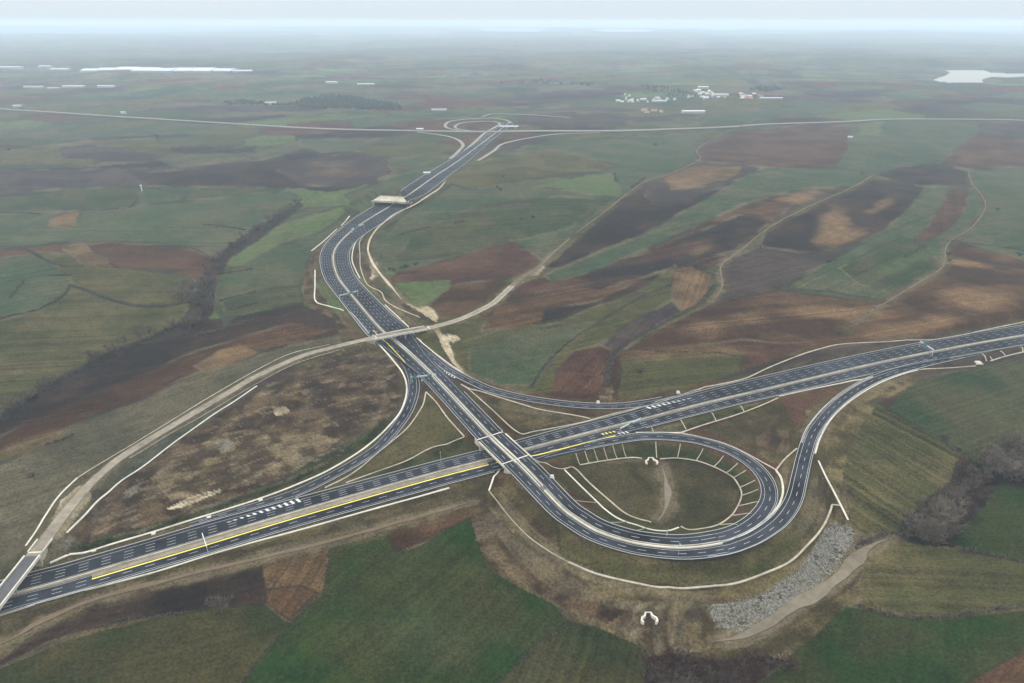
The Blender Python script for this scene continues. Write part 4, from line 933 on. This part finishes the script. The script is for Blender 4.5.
for a_, b_ in [((982,352.5),(986.5,361.3)),((990,356.6),(993,361)),((1000.5,351.3),(1006,356.5)),((1020.7,347),(1023,352))]:
    channel([a_, b_], 1.3, 'short concrete chute from the motorway to the drain at the right border', 'conc', name='slope_chute', cat='drain chute', group='chutes at the right border')
for a_, b_ in [((575,501),(597,503)),((611,523),(627,522)),((636,531),(646,528.5)),((667,536),(667,531))]:
    channel([a_, b_], 1.0, 'short concrete chute from the bend down to the lower diagonal drain', 'concg', name='slope_chute', cat='drain chute', group='chutes between bend and diagonal drain')

# culvert mouths
def culvert(px, py, s_, rz, label):
    X, Y, Z = place(px, py); r = empty('culvert_mouth', (X[0], Y[0], Z[0]), rz); tag(r, label, 'culvert'); k = s_
    mb = MB(); mb.box((0, 0, 1.0 * k), (2.8 * k, .5, .5 * k)).box((-1.2 * k, 0, .2 * k), (.45 * k, .5, 1.6 * k)).box((1.2 * k, 0, .2 * k), (.55 * k, .5, 1.6 * k)); mb.build('headwall', M['white'], r)
    for q in (-1, 1):
        mb = MB(); L = [(q * 1.2 * k, 0, 1.2 * k), (q * 1.7 * k, -1.5 * k, .95 * k), (q * 3.3 * k, -2.6 * k, .7 * k), (q * 3.6 * k, -3.9 * k, .5 * k), (q * 2.7 * k, -4.8 * k, .4 * k)]
        L = np.array(L); mb.ribbon(offset(L, .38 * k), offset(L, -.38 * k), 1.8 * k); mb.build('wing_wall', M['white'], r)
    mb = MB(); mb.box((0, .15, .1 * k), (2.0 * k, .3, 1.3 * k)); mb.build('opening_shade', M['dark'], r)  # dark slab painted in for the shade inside the culvert, no bore behind
culvert(648, 614, 1.35, 0, 'white culvert mouth with splayed walls in the mud below the loop')
culvert(650.5, 459, 1.35, 0, 'white culvert mouth with splayed walls on the inner bank of the loop')

# gantries and signs
def gantry(p0, p1, z, h, label, panels, name='sign_gantry', w=.55):
    (x0, y0) = on_plane(p0[0], p0[1], z); (x1, y1) = on_plane(p1[0], p1[1], z); org = ((x0 + x1) / 2, (y0 + y1) / 2, z); L = math.hypot(x1 - x0, y1 - y0); th = math.atan2(y1 - y0, x1 - x0)
    r = empty(name, org, th); tag(r, label, 'road sign')
    for s_ in (-1, 1): mb = MB(); mb.tube((s_ * L / 2, 0, -1), (s_ * L / 2, 0, h + .4), w * .6, w * .5, 8); mb.build('post', M['steel'], r)
    mb = MB(); mb.box((0, 0, h), (L + .6, w, w)).box((0, 0, h - 1.0), (L, w * .5, w * .5)); bm_ = mb.build('beam', M['signback'], r)
    for t, pw_, ph in panels: mb = MB(); mb.box((t * L / 2, -w, h - .4), (pw_, .25, ph)); mb.build('sign_panel', M['sign'], bm_)
gantry((204,541),(208.5,554.5), 0, 6.5, 'white sign gantry over the near carriageway at lower left', [(-.2, 3, 1.6)])
gantry((919,347),(932,355.5), 1, 7, 'pale sign gantry over the far carriageway at right', [(-.2, 6, 2.4)])
gantry((340,300),(358,295.5), 0, 6.5, 'pale sign gantry over the left carriageway beyond the overpass', [(.2, 6, 2.4)])
gantry((411,383),(436,380), 3, 6.5, 'pale sign gantry at the nose of the left hand slip road', [(-.7, 4, 2.6), (.5, 4, 2.0)])
gantry((352,233),(364,228), 0, 7, 'green sign gantry over the distant widened motorway', [(-.2, 14, 3.2)])
gantry((620,434),(640,424), 0, 6, 'sign gantry on the motorway at the loop exit', [(0, 4, 2)])
# inlet boxes on the far motorway edge
for px, py in [(94,551),(153.5,534),(209,517.6),(260.7,500.5)]:
    X, Y, Z = place(px, py); mb = MB(); mb.box((0, 0, .2), (2.6, 2.2, 1.2)).box((0, 1.3, .0), (3.6, .5, 1.0)); o = mb.build('drain_inlet', M['white']); o.location = (X[0], Y[0], Z[0]); o.rotation_euler.z = R(25)
    tag(o, 'small white concrete inlet box on the far edge of the motorway at lower left', 'drain inlet', 'inlet boxes on the far motorway edge')
for px, py, lb in [(552,477,'white utility cabinet on the embankment edge just after the flyover'),(598,402.5,'white concrete box by the far slip road, left of the motorway merge'),(678,392.5,'white concrete box beside the far edge of the motorway at the slip road merge'),(978,363,'white concrete outfall chamber beside the motorway at right')]:
    X, Y, Z = place(px, py); mb = MB(); k = 2 if px == 978 else 1; mb.box((0, 0, .6), (2.6 * k, 2 * k, 1.8)).box((0, -1.4 * k, .1), (3.6 * k, .8, 1.0)); o = mb.build('concrete_chamber', M['white']); o.location = (X[0], Y[0], Z[0]); tag(o, lb, 'concrete box')
# white sign cut-out in the left fields (tall pale post)
X, Y, Z = place(142, 191); mb = MB(); mb.tube((0, 0, 0), (0, 0, 11), 1.4, 1.2, 8); mb.tube((0, 0, 11), (0, 0, 13), 2.6, 2.0, 8); o = mb.build('water_tower', M['roofw']); o.location = (X[0], Y[0], Z[0]); tag(o, 'small white tower standing in the green fields at left', 'tower')
# lamp posts
for px, py, lb in [(441,463,'thin grey lamp post beside the motorway left of the flyover'),(678,556,'thin grey lamp post on the outer edge of the bend below the loop')]:
    X, Y, Z = place(px, py); r = empty('lamp_post', (X[0], Y[0], Z[0])); tag(r, lb, 'lamp post')
    mb = MB(); mb.tube((0, 0, 0), (0, 0, 11), .16, .1, 6); mb.build('pole', M['steel'], r); mb = MB(); mb.tube((0, 0, 11), (0, -1.8, 11.3), .08, .07, 5); mb.box((0, -2, 11.3), (.3, .9, .15)); mb.build('lamp_head', M['steel'], r)

# ------------------------------------------------------------------ rip-rap stones
poly = [(708,607),(730,603),(760,596),(800,570),(825,530),(832,523),(853,528),(852,545),(820,585),(780,610),(740,632),(718,627)]
rr = np.random.RandomState(5)
qx = rr.uniform(705, 855, 34000); qy = rr.uniform(520, 635, 34000); m = in_poly(qx + rr.normal(0, 1.3, len(qx)), qy + rr.normal(0, 1.0, len(qx)), poly) & (vnoise(qx / 5, qy / 3.5, 33) + rr.uniform(-.15, .15, len(qx)) > .2); qx = qx[m]; qy = qy[m]
X, Y, Z = place(qx, qy); V = []; Fc = []
base = np.array([(-1,-1,-.5),(1,-1,-.5),(1,1,-.5),(-1,1,-.5),(-.7,-.6,.6),(.6,-.7,.7),(.7,.6,.5),(-.6,.7,.65)], float)
for i in range(len(X)):
    s_ = rr.uniform(.16, .42) * (1.5 if rr.rand() < .1 else 1); t = rr.uniform(0, 6.28); b_ = (base + rr.uniform(-.25, .25, (8, 3))) * s_ * np.array([1, .8, .7]); c_, s2 = math.cos(t), math.sin(t)
    n0 = len(V); V += [(X[i] + c_ * v[0] - s2 * v[1], Y[i] + s2 * v[0] + c_ * v[1], Z[i] + v[2] + .1) for v in b_]
    Fc += [tuple(n0 + k for k in f) for f in ((4,5,6,7),(0,1,5,4),(1,2,6,5),(2,3,7,6),(3,0,4,7))]
mb = MB(); mb.v = V; mb.f = Fc; tag(mb.build('riprap_stones', M['stone']), 'pale grey loose stones spread below the loop embankment', 'stones', kind='stuff')

# ------------------------------------------------------------------ trees and shrubs
def tree_mesh(seed, h, spread, nl, tw, up=.8, leafy=False):
    r = random.Random(seed); tr = MB(); cr = MB()
    tr.tube((0, 0, -.5), (r.uniform(-.2, .2), 0, h * .35), .03 * h, .02 * h, 6)
    top = (0, 0, h * .35)
    for i in range(nl):
        a = 2 * math.pi * (i + r.random()) / nl; el = r.uniform(.35, 1.35)
        z0 = h * r.uniform(.12, .4); L = h * r.uniform(.4, .62)
        d = (math.cos(a) * math.cos(el) * spread, math.sin(a) * math.cos(el) * spread, math.sin(el) * up + .15)
        m_ = (d[0] * L * .5, d[1] * L * .5, z0 + d[2] * L * .5); e = (m_[0] + d[0] * L * .45 + r.uniform(-.3, .3), m_[1] + d[1] * L * .45, m_[2] + L * .5 * (d[2] * .6 + .35))
        tr.tube((0, 0, z0), m_, .014 * h, .009 * h, 4); tr.tube(m_, e, .009 * h, .004 * h, 4)
        for k in range(tw):
            t = r.uniform(.25, 1); 
            s0 = tuple(m_[q] + (e[q] - m_[q]) * t if t > .5 else (m_[q] * t * 1.2 + (0, 0, z0)[q] * (1 - t * 1.2)) for q in range(3))
            L2 = h * r.uniform(.12, .28); aa = a + r.uniform(-1.3, 1.3); ee = r.uniform(.1, 1.4)
            s1 = (s0[0] + math.cos(aa) * math.cos(ee) * L2, s0[1] + math.sin(aa) * math.cos(ee) * L2, s0[2] + math.sin(ee) * L2)
            if leafy:
                for w_ in range(3):
                    c_ = [s0[q] + (s1[q] - s0[q]) * r.random() for q in range(3)]; sz = h * .05
                    p_ = [[c_[q] + r.uniform(-sz, sz) for q in range(3)] for _ in range(4)]; cr.add(p_, [(0, 1, 2, 3)])
            else:
                cr.tube(s0, s1, .009 * h, .003 * h, 3)
                for w_ in range(2):
                    t2 = r.uniform(.3, .9); c_ = tuple(s0[q] + (s1[q] - s0[q]) * t2 for q in range(3)); L3 = L2 * .5; a3 = aa + r.uniform(-1.2, 1.2); e3 = ee + r.uniform(-.6, .6)
                    cr.tube(c_, (c_[0] + math.cos(a3) * math.cos(e3) * L3, c_[1] + math.sin(a3) * math.cos(e3) * L3, c_[2] + math.sin(e3) * L3), .006 * h, .0025 * h, 3)
    return tr, cr
PROTO = {}
def proto(kind):
    if kind in PROTO: return PROTO[kind]
    spec = dict(bare=('bare_tree', 'bark', 'twig', 12, 1.0, 11, 13, .8, False), pale=('bare_tree', 'twig', 'twigl', 13, .8, 12, 14, 1.0, False), red=('bare_tree', 'twigr', 'twigr', 8, 1.2, 11, 13, .7, False),
                shrub=('shrub', 'hedge', 'hedge', 4.5, 1.5, 10, 12, .6, False), redshrub=('shrub', 'twigr', 'twigr', 5, 1.4, 10, 13, .6, False), ever=('evergreen_tree', 'bark', 'ever', 7, 1.1, 12, 16, .8, True), leafy=('shrub', 'bark', 'leafd', 3, 1.5, 10, 10, .5, True))[kind]
    out = []
    for v in range(4):
        tr, cr = tree_mesh(100 + v * 7 + len(kind), *spec[3:9]) if False else tree_mesh(100 + v * 7 + len(kind), spec[3], spec[4], spec[5], spec[6], spec[7], spec[8])
        mt = tr.build('trunk', M[spec[1]]); mc = cr.build('crown', M[spec[2]]); out.append((mt.data, mc.data)); bpy.data.objects.remove(mt); bpy.data.objects.remove(mc)
    PROTO[kind] = (spec[0], out); return PROTO[kind]
def plant(kind, x, y, z, s_, label, cat, group=None):
    nm, ms = proto(kind); mt, mc = rnd.choice(ms)
    r = empty(nm, (x, y, z), rnd.uniform(0, 6.28)); r.scale = (s_ * rnd.uniform(1.1, 1.4), s_ * rnd.uniform(1.1, 1.4), s_ * 1.1); tag(r, label, cat, group)
    for n_, m_ in (('trunk', mt), ('crown', mc)):
        o = bpy.data.objects.new(n_, m_); C.objects.link(o); o.parent = r
def grove(kinds, poly, n, s0, s1, label, cat, group):
    px, py = [], []; xs = [p[0] for p in poly]; ys = [p[1] for p in poly]
    while len(px) < n:
        a, b_ = rnd.uniform(min(xs), max(xs)), rnd.uniform(min(ys), max(ys))
        if in_poly(np.array([a]), np.array([b_]), poly)[0]: px.append(a); py.append(b_)
    X, Y, Z = place(px, py)
    for i in range(n): plant(rnd.choice(kinds), X[i], Y[i], Z[i] - .2, rnd.uniform(s0, s1), label, cat, group)
grove(['bare','pale','shrub'], [(905,537),(912,520),(935,512),(955,518),(958,535),(945,548),(920,545)], 30, .7, 1.35, 'bare grey tree in the ravine at the bottom of the curved furrow field', 'tree', 'bare trees at the foot of the ravine')
grove(['bare','shrub','red'], [(930,515),(955,492),(965,470),(985,480),(990,498),(960,525)], 40, .75, 1.1, 'dark bare tree in the middle of the ravine between olive and green fields', 'tree', 'bare trees in the middle of the ravine')
grove(['red'], [(958,482),(962,462),(974,462),(978,480)], 5, .9, 1.2, 'reddish bare tree at the upper end of the ravine', 'tree', 'reddish trees at the top of the ravine')
grove(['pale','bare'], [(980,474),(985,456),(1010,448),(1060,445),(1060,492),(1024,487),(1000,480)], 40, .8, 1.25, 'tall bare grey tree in the thicket on the right edge', 'tree', 'bare trees on the right edge')
grove(['redshrub','redshrub','shrub'], [(646,692),(649,660),(672,656),(700,660),(720,665),(745,657),(775,660),(792,670),(760,678),(745,700)], 120, .9, 1.7, 'dark reddish shrub in the thicket on the bottom edge', 'shrub', 'reddish shrubs on the bottom edge')
grove(['bare','bare','shrub'], [(176,330),(192,310),(195,290),(205,278),(214,282),(213,300),(210,318),(195,330)], 44, .8, 1.25, 'bare tree in the dark thicket of the valley at left', 'tree', 'bare trees of the valley thicket')
grove(['pale'], [(178,302),(180,293),(196,284),(203,290),(198,303)], 10, 1.0, 1.5, 'pale grey tree on the left side of the valley thicket', 'tree', 'pale trees of the valley thicket')
def row_of(kinds, pts, n, jit, s0, s1, label, cat, group):
    P = catmull([(a, b_) for a, b_ in pts], 8); t = np.sort(np.array([rnd.random() for _ in range(n)])); d = np.r_[0, np.cumsum(np.hypot(*np.diff(P, axis=0).T))]; d /= d[-1]
    px = np.interp(t, d, P[:, 0]) + np.array([rnd.gauss(0, jit) for _ in range(n)]); py = np.interp(t, d, P[:, 1]) + np.array([rnd.gauss(0, jit * .6) for _ in range(n)])
    X, Y, Z = place(px, py)
    for i in range(n): plant(rnd.choice(kinds), X[i], Y[i], Z[i] - .2, rnd.uniform(s0, s1), label, cat, group)
row_of(['shrub','bare','shrub'], [(-20,428),(30,398),(75,372),(120,347),(150,335),(178,326)], 60, 2.6, .7, 1.2, 'dark bare shrub lining the stream at the left edge', 'shrub', 'shrubs along the stream at left')
row_of(['bare','shrub','red'], [(207,278),(215,262),(228,250),(250,238),(270,222),(290,207),(310,200)], 36, 2.2, .7, 1.15, 'dark shrub along the upper valley left of the motorway', 'shrub', 'shrubs along the upper valley')
SINGLE = [('ever',640,374,.7,'lone dark bush in the olive field above the motorway'),('ever',533,219,1.0,'round dark tree on the green hillside'),('ever',521,220,.6,'small dark bush left of the round tree on the hillside'),('ever',500,191,1,'dark tree clump on the upper hillside near the bright field'),
 ('ever',497,188,.8,'smaller dark tree left of the hillside clump'),('ever',503,178,.9,'dark tree high on the central hill beside the motorway'),('ever',655,147,1.6,'dark tree below the cross road in the pale green field'),('bare',222,613,.9,'bare bush on the border of the lower left brown field'),
 ('bare',216,610,.8,'second bare bush at the lower left field border, left of the other'),('ever',33,478,.6,'single dark bush in the grey field at left'),('ever',944,440,.7,'dark bush on the border between olive and dark green fields'),('ever',958,451,.5,'small dark bush below the border bush at right'),
 ('ever',997,211,.9,'single dark tree in the green field at far right'),('ever',828,263,.7,'single small tree on the green slope at right'),('ever',406,204,1.5,'large round dark tree by the broad distant overpass'),('bare',409,206,1.3,'bare tree beside the round tree at the distant overpass'),
 ('ever',839,335,.5,'tiny bush on the brown field border'),('ever',948,256,.9,'dark bush beside the winding track at right'),('ever',949,262,.8,'lower dark bush beside the winding track at right'),('ever',157,138,1.6,'single tree in the far fields at left'),('ever',9,151,1.3,'single tree near the left edge far away'),
 ('ever',1019,257,1,'dark tree on the red brown field at the right edge'),('ever',862,175,.9,'small tree on the green field below the cross road')]
for k, px, py, s_, lb in SINGLE:
    X, Y, Z = place(px, py); plant(k, X[0], Y[0], Z[0] - .2, s_, lb, 'tree' if k != 'shrub' else 'shrub')
row_of(['ever'], [(390,271),(400,269),(418,265)], 8, .8, .55, .9, 'dark round shrub on the border above the brown field right of the motorway', 'shrub', 'shrubs above the brown field')
row_of(['leafy'], [(72,552),(110,541),(170,524),(240,500),(300,476),(350,448)], 40, 1.6, .8, 1.4, 'low dark green bush on the bank beside the motorway at left', 'bush', 'bushes on the motorway bank')

# hedges: each a continuous low thicket of twigs
def hedge(pts, h, w, label, m='hedge', den=1.7):
    h *= .75
    X, Y, Z = place([p[0] for p in pts], [p[1] for p in pts]); W = resample(catmull(np.column_stack([X, Y, Z]), 8) if len(X) > 2 else np.column_stack([X, Y, Z]), 4.0)
    L = length(W); n = int(L * den * w / 2); s_ = np.sort(rr.uniform(0, L, n)); d = np.r_[0, np.cumsum(np.hypot(*np.diff(W[:, :2], axis=0).T))]
    nn = normals(W); x = np.interp(s_, d, W[:, 0]); y = np.interp(s_, d, W[:, 1]); ox = np.interp(s_, d, nn[:, 0]); oy = np.interp(s_, d, nn[:, 1])
    g = vnoise(s_ / 9, s_ * 0, 5); keep = g > -1; x, y, ox, oy, g = x[keep], y[keep], ox[keep], oy[keep], g[keep]
    o_ = rr.normal(0, w * .33, len(x)); x = x + ox * o_; y = y + oy * o_; z = terr(x, y); mb = MB(); V = []; Fc = []
    for i in range(len(x)):
        for k in range(3):
            hh = h * rr.uniform(.4, 1.0) * (.5 + g[i]); a = rr.uniform(0, 6.28); lean = hh * rr.uniform(.1, .7); t = rr.uniform(0, 6.28); wd_ = rr.uniform(.25, .6)
            bx_, by_ = x[i] + rr.uniform(-.6, .6), y[i] + rr.uniform(-.6, .6); tx, ty = bx_ + math.cos(a) * lean, by_ + math.sin(a) * lean
            n0 = len(V); V += [(bx_, by_, z[i] - .2), (bx_ * .5 + tx * .5 - math.sin(t) * wd_, by_ * .5 + ty * .5 + math.cos(t) * wd_, z[i] + hh * .55), (tx, ty, z[i] + hh), (bx_ * .5 + tx * .5 + math.sin(t) * wd_, by_ * .5 + ty * .5 - math.cos(t) * wd_, z[i] + hh * .5)]
            Fc.append((n0, n0 + 1, n0 + 2, n0 + 3))
    mb.v = V; mb.f = Fc; tag(mb.build('hedgerow', M[m]), label, 'hedge')
HG = [([(70,286),(85,290),(100,296),(125,304),(155,307),(190,302)],3.5,5,'thick dark hedge curving below the lens shaped brown field at left'),
 ([(-30,328),(0,319),(37,310),(62,297),(71,284)],3,3.5,'dark hedge along the upper border of the olive field at the left edge'),
 ([(28,250),(45,260),(62,266),(84,266)],3.5,4,'short hedge left of the lens shaped brown field'),
 ([(48,276),(72,275)],3,3,'short hedge stub joining the curving hedge at left'),
 ([(10,298),(24,281)],3,2.5,'small diagonal hedge in the fields at the left edge'),
 ([(0,213),(20,212.5),(40,214)],3,3,'hedge scrap on the left edge between green fields'),
 ([(82,210.5),(105,209.5),(128,208.5),(137,199)],3,2.5,'thin hedge running to the white tower at left'),
 ([(145,188),(200,188.5),(256,188)],3,2.5,'thin straight hedge right of the white tower'),
 ([(203,225),(225,227),(245,230)],3.5,3,'dark hedge line in the green field left of the valley'),
 ([(80,243),(130,243),(185,246.5),(214,259)],1.8,1.5,'thin dark margin over the lens shaped brown field'),
 ([(217,275),(235,272),(252,269)],3,3,'upper of the dark hedges right of the valley'),
 ([(219,301),(240,296),(256,291.5)],3,3,'middle dark hedge right of the valley'),
 ([(230,310),(245,306),(258,303)],3.5,4,'lower dark hedge right of the valley'),
 ([(190,338),(225,328),(256,319)],3,3,'hedge between the green strip and the brown field at left'),
 ([(398,235),(415,231),(430,227)],3.5,4,'dark hedge streak on the green hillside right of the motorway'),
 ([(452,223),(466,221)],3,3,'tiny hedge streak on the central hillside'),
 ([(606,387),(608,368),(616,352),(634,338),(660,325),(684,312),(700,304),(714,285)],2.2,6,'dark gully thicket winding through the brown fields'),
 ([(530,388),(548,362),(575,338),(615,312),(645,295),(672,285)],1.8,3,'dark thicket strip between the olive and brown slopes'),
 ([(632,188),(641,181),(645,177)],4,5,'dark scrub at the corner of the bright green field'),
 ([(614,173),(616,182)],3,3,'short dark hedge on the edge of the bright green field'),
 ([(524,230),(530,227)],3,3,'small dark hedge on the hillside near the track'),
 ([(858,607),(875,610),(893,616)],2.5,3.2,'dark hedge between olive and green fields at lower right, left part'),
 ([(893,616),(925,618),(950,617),(985,611),(1030,604),(1080,600)],2.2,2.5,'dark hedge between olive and green fields at lower right, right part'),
 ([(958,548),(985,553),(1024,562),(1080,574)],2.2,3,'dark hedge below the bright green field at right'),
 ([(45,445),(60,441),(74,434.5)],2.5,3,'small dark hedge in the grey field at left'),
 ([(886,408),(905,419),(925,430),(945,443),(960,456)],1.2,1.2,'thin margin between the curved furrow field and the dark green field'),
 ([(95,629),(120,621),(160,616),(205,609.5)],1.5,2,'grey weedy margin along the dark brown strip at lower left'),
 ([(329,548),(328,570),(320,593),(290,624),(262,655),(236,690)],1.2,1.5,'thin weedy margin along the left side of the large green field'),
 ([(568,622),(545,640),(520,662),(495,690)],1.2,1.5,'thin margin at the right side of the large green field'),
 ([(760,245),(765,250),(805,252),(822,251)],1.5,2,'thin dark margin under the dark hill field'),
 ([(905,257),(915,252),(925,243)],2.5,3,'dark hedge streak on the green slope at right'),
 ([(852,274),(868,271)],2.5,2.5,'short dark hedge on the green slope at right'),
 ([(893,258),(899,250)],2.5,2.5,'tiny dark hedge on the green slope near the brown strip'),
 ([(948,241),(975,244),(1000,247),(1030,251)],2.2,2.5,'dark hedge above the red brown field at right'),
 ([(640,349),(665,352),(690,352)],2,2,'dark hedge streak at the top of the olive field above the motorway'),
 ([(702,353),(718,353),(735,356)],2,2,'second dark streak in the field above the motorway'),
 ([(843,331),(860,319),(880,306)],1.3,1.3,'thin margin beside the lower end of the winding track'),
 ([(855,548),(866,543),(880,536),(900,533)],3,3,'brushy strip at the head of the dirt road right of the stones')]
for pts, h, w, lb in HG: hedge(pts, h, w, lb)

# far wood: one mass
def wood(poly, n, h, label):
    xs = [p[0] for p in poly]; ys = [p[1] for p in poly]; qx = rr.uniform(min(xs), max(xs), n * 3); qy = rr.uniform(min(ys), max(ys), n * 3)
    m = in_poly(qx, qy, poly); X, Y, Z = place(qx[m][:n], qy[m][:n]); mb = MB()
    for i in range(len(X)):
        hh = h * rr.uniform(.6, 1.2); r0 = hh * rr.uniform(.3, .5); k = 6; V = []
        for lev, (zf, rf) in enumerate(((0, .7), (.35, 1), (.75, .55))):
            for j in range(k): a = 2 * math.pi * j / k + lev; rj = r0 * rf * rr.uniform(.75, 1.25); V.append((X[i] + rj * math.cos(a), Y[i] + rj * math.sin(a), Z[i] + hh * zf))
        V.append((X[i], Y[i], Z[i] + hh)); f = []
        for lev in (0, 1):
            for j in range(k): f.append((lev * k + j, lev * k + (j + 1) % k, (lev + 1) * k + (j + 1) % k, (lev + 1) * k + j))
        for j in range(k): f.append((2 * k + j, 2 * k + (j + 1) % k, 3 * k))
        mb.add(V, f)
    tag(mb.build('woodland', M['ever']), label, 'wood', kind='stuff')
wood([(296,104),(305,99),(330,96.5),(350,97),(372,101),(398,105),(402,109),(375,110),(330,108),(300,107)], 900, 13, 'dark conifer wood on the plain beyond the fields')
wood([(222,103),(240,101),(280,103),(296,104),(296,106),(260,105),(225,104.5)], 160, 10, 'straggling trees left of the dark conifer wood')
wood([(748,90),(765,86),(785,87),(788,90),(765,92)], 90, 12, 'small dark wood beyond the village')
wood([(640,85),(660,86),(690,92),(700,97),(670,96),(650,91)], 90, 10, 'trees around the upper village')
wood([(490,83),(540,80),(600,84),(590,86),(530,83)], 80, 12, 'line of far trees beyond the interchange')
# ------------------------------------------------------------------ village houses and sheds
def house(x, y, z, w, l, h, rz, wm, rm, label, group, name='village_house', windows=True):
    r = empty(name, (x, y, z), rz); tag(r, label, 'house', group)
    mb = MB(); mb.box((0, 0, h / 2 - 1), (w, l, h + 2)); mb.build('wall', M[wm], r)
    rh = w * .28; o_ = .5; a = w / 2 + o_; b_ = l / 2 + o_
    mb = MB(); mb.add([(-a, -b_, h - .1), (a, -b_, h - .1), (0, -b_, h + rh), (-a, b_, h - .1), (a, b_, h - .1), (0, b_, h + rh)], [(0, 1, 2), (3, 5, 4), (0, 2, 5, 3), (1, 4, 5, 2), (0, 3, 4, 1)]); rf = mb.build('roof', M[rm], r)
    if windows:
        for q in (-.25, .25): mb = MB(); mb.box((w * q, -l / 2 - .05, h * .55), (w * .16, .12, h * .3)); mb.build('window', M['glass'], r)
def village(poly, n, label, group, rooms, s_=(7, 13)):
    xs = [p[0] for p in poly]; ys = [p[1] for p in poly]; px = []; py = []
    while len(px) < n:
        a, b_ = rnd.uniform(min(xs), max(xs)), rnd.uniform(min(ys), max(ys))
        if in_poly(np.array([a]), np.array([b_]), poly)[0]: px.append(a); py.append(b_)
    X, Y, Z = place(px, py)
    for i in range(n):
        wm, rm = rnd.choice(rooms); w = rnd.uniform(*s_)
        house(X[i], Y[i], Z[i], w, w * rnd.uniform(1.1, 2.0), rnd.uniform(4, 8), rnd.choice([0, 1.57]) + rnd.uniform(-.3, .3), wm, rm, label[rm], group, windows=False)
lab = lambda where: dict(rooft='small village house with a red tiled roof %s' % where, roofw='small village house with a white roof %s' % where, roofg='small village house with a grey roof %s' % where)
village([(616,103),(625,95),(640,94),(660,97),(680,100),(672,103),(640,103)], 22, lab('in the left cluster of the distant village'), 'houses in the left cluster of the village', [('wall','roofw'),('wall','roofg'),('wall','roofw')])
village([(686,98),(695,90),(705,87),(712,92),(725,95),(726,99),(705,99)], 24, lab('in the middle cluster of the distant village'), 'houses in the middle cluster of the village', [('wall','roofw'),('wall','rooft'),('wall','roofg')])
village([(735,98),(742,94),(755,94),(766,97),(760,100),(742,99.5)], 16, lab('in the right cluster of the distant village'), 'houses in the right cluster of the village', [('wall','rooft'),('wall','rooft'),('wall','roofw')])
village([(640,112),(645,110),(660,111),(668,113),(655,114)], 5, lab('beside the long farm sheds below the village'), 'houses beside the farm sheds below the village', [('wall','rooft')])
def shed(px, py, w, l, h, rz, label, roof='roofw', wall='wallb', name='industrial_shed'):
    X, Y, Z = place(px, py); r = empty(name, (X[0], Y[0], Z[0]), rz); tag(r, label, 'industrial building')
    mb = MB(); mb.box((0, 0, h / 2 - 2), (w, l, h + 4)); mb.build('wall', M[wall], r)
    mb = MB(); a, b_ = w / 2 + 1, l / 2 + 1; rh = l * .07
    mb.add([(-a, -b_, h), (a, -b_, h), (a, 0, h + rh), (-a, 0, h + rh), (-a, b_, h), (a, b_, h)], [(0, 1, 2, 3), (3, 2, 5, 4), (0, 3, 4), (1, 5, 2), (0, 4, 5, 1)]); mb.build('roof', M[roof], r)
SH = [(11,68.6,175,50,12,'white roofed industrial shed at the far left edge'),(46,67.8,90,50,14,'small pale shed, second from the left edge'),(61,70.3,130,60,10,'low white shed in front of the second one'),
 (95,71.2,140,130,9,'leftmost low white roof of the long industrial strip'),(112,70.5,150,150,9,'second low white roof of the long industrial strip'),(130,70,130,180,9,'third low white roof of the long industrial strip'),(150,71,150,200,9,'fourth low white roof of the long industrial strip'),
 (168,71.4,120,170,9,'fifth low white roof of the long industrial strip'),(185,71.2,130,190,9,'sixth low white roof of the long industrial strip'),(205,71.2,140,200,9,'seventh low white roof of the long industrial strip'),(224,71.4,150,150,9,'eighth low white roof of the long industrial strip'),(243,71.8,120,60,8,'last narrow white roof at the right end of the industrial strip'),
 (29,87.6,50,25,8,'leftmost farm shed in the row below the industrial strip'),(39,87.8,50,25,8,'second farm shed in the row below the industrial strip'),(54,88.6,60,18,6,'low long farm shed in the row below the industrial strip'),(66,87.6,30,25,9,'small bright farm building in the middle of the row'),(77,87.4,90,30,8,'wide farm shed at the right of the row'),(107,87.4,95,30,8,'lone white farm shed right of the farm row'),
 (18,107,30,20,7,'white building beside the cross road at far left'),(124,114,18,14,8,'small white building on the cross road at left'),(332,83.5,60,30,9,'white barn on the hazy plain above the wood'),(366,85,90,25,7,'grey barn on the hazy plain above the wood'),(271,104.3,45,25,9,'white farm building among the straggling trees'),
 (420,130.5,20,16,8,'small white toll building beside the far interchange'),(439,110.6,60,15,6,'low white shed above the far interchange'),(693,113,85,30,8,'long white farm shed below the village'),(771,99,95,18,6,'long greenhouse right of the village'),(659,102,60,22,7,'white hall at the left cluster edge of the village'),
 (720,96,70,25,8,'white hall in the village middle'),(703,88.5,50,30,9,'large white building above the village'),(850,138,12,10,5,'tiny white hut in the green field below the cross road at right'),(427,174.5,14,9,5,'low white service building beside the widened motorway'),(186,0,1,1,1,None)]
for px, py, w, l, h, lb in SH:
    if lb: shed(px, py, w, l, h, R(rnd.uniform(-8, 8)), lb, 'roofg' if 'grey' in lb or px in (29, 39, 54, 112, 168, 224) else 'roofw')
print('objects', len(bpy.data.objects))
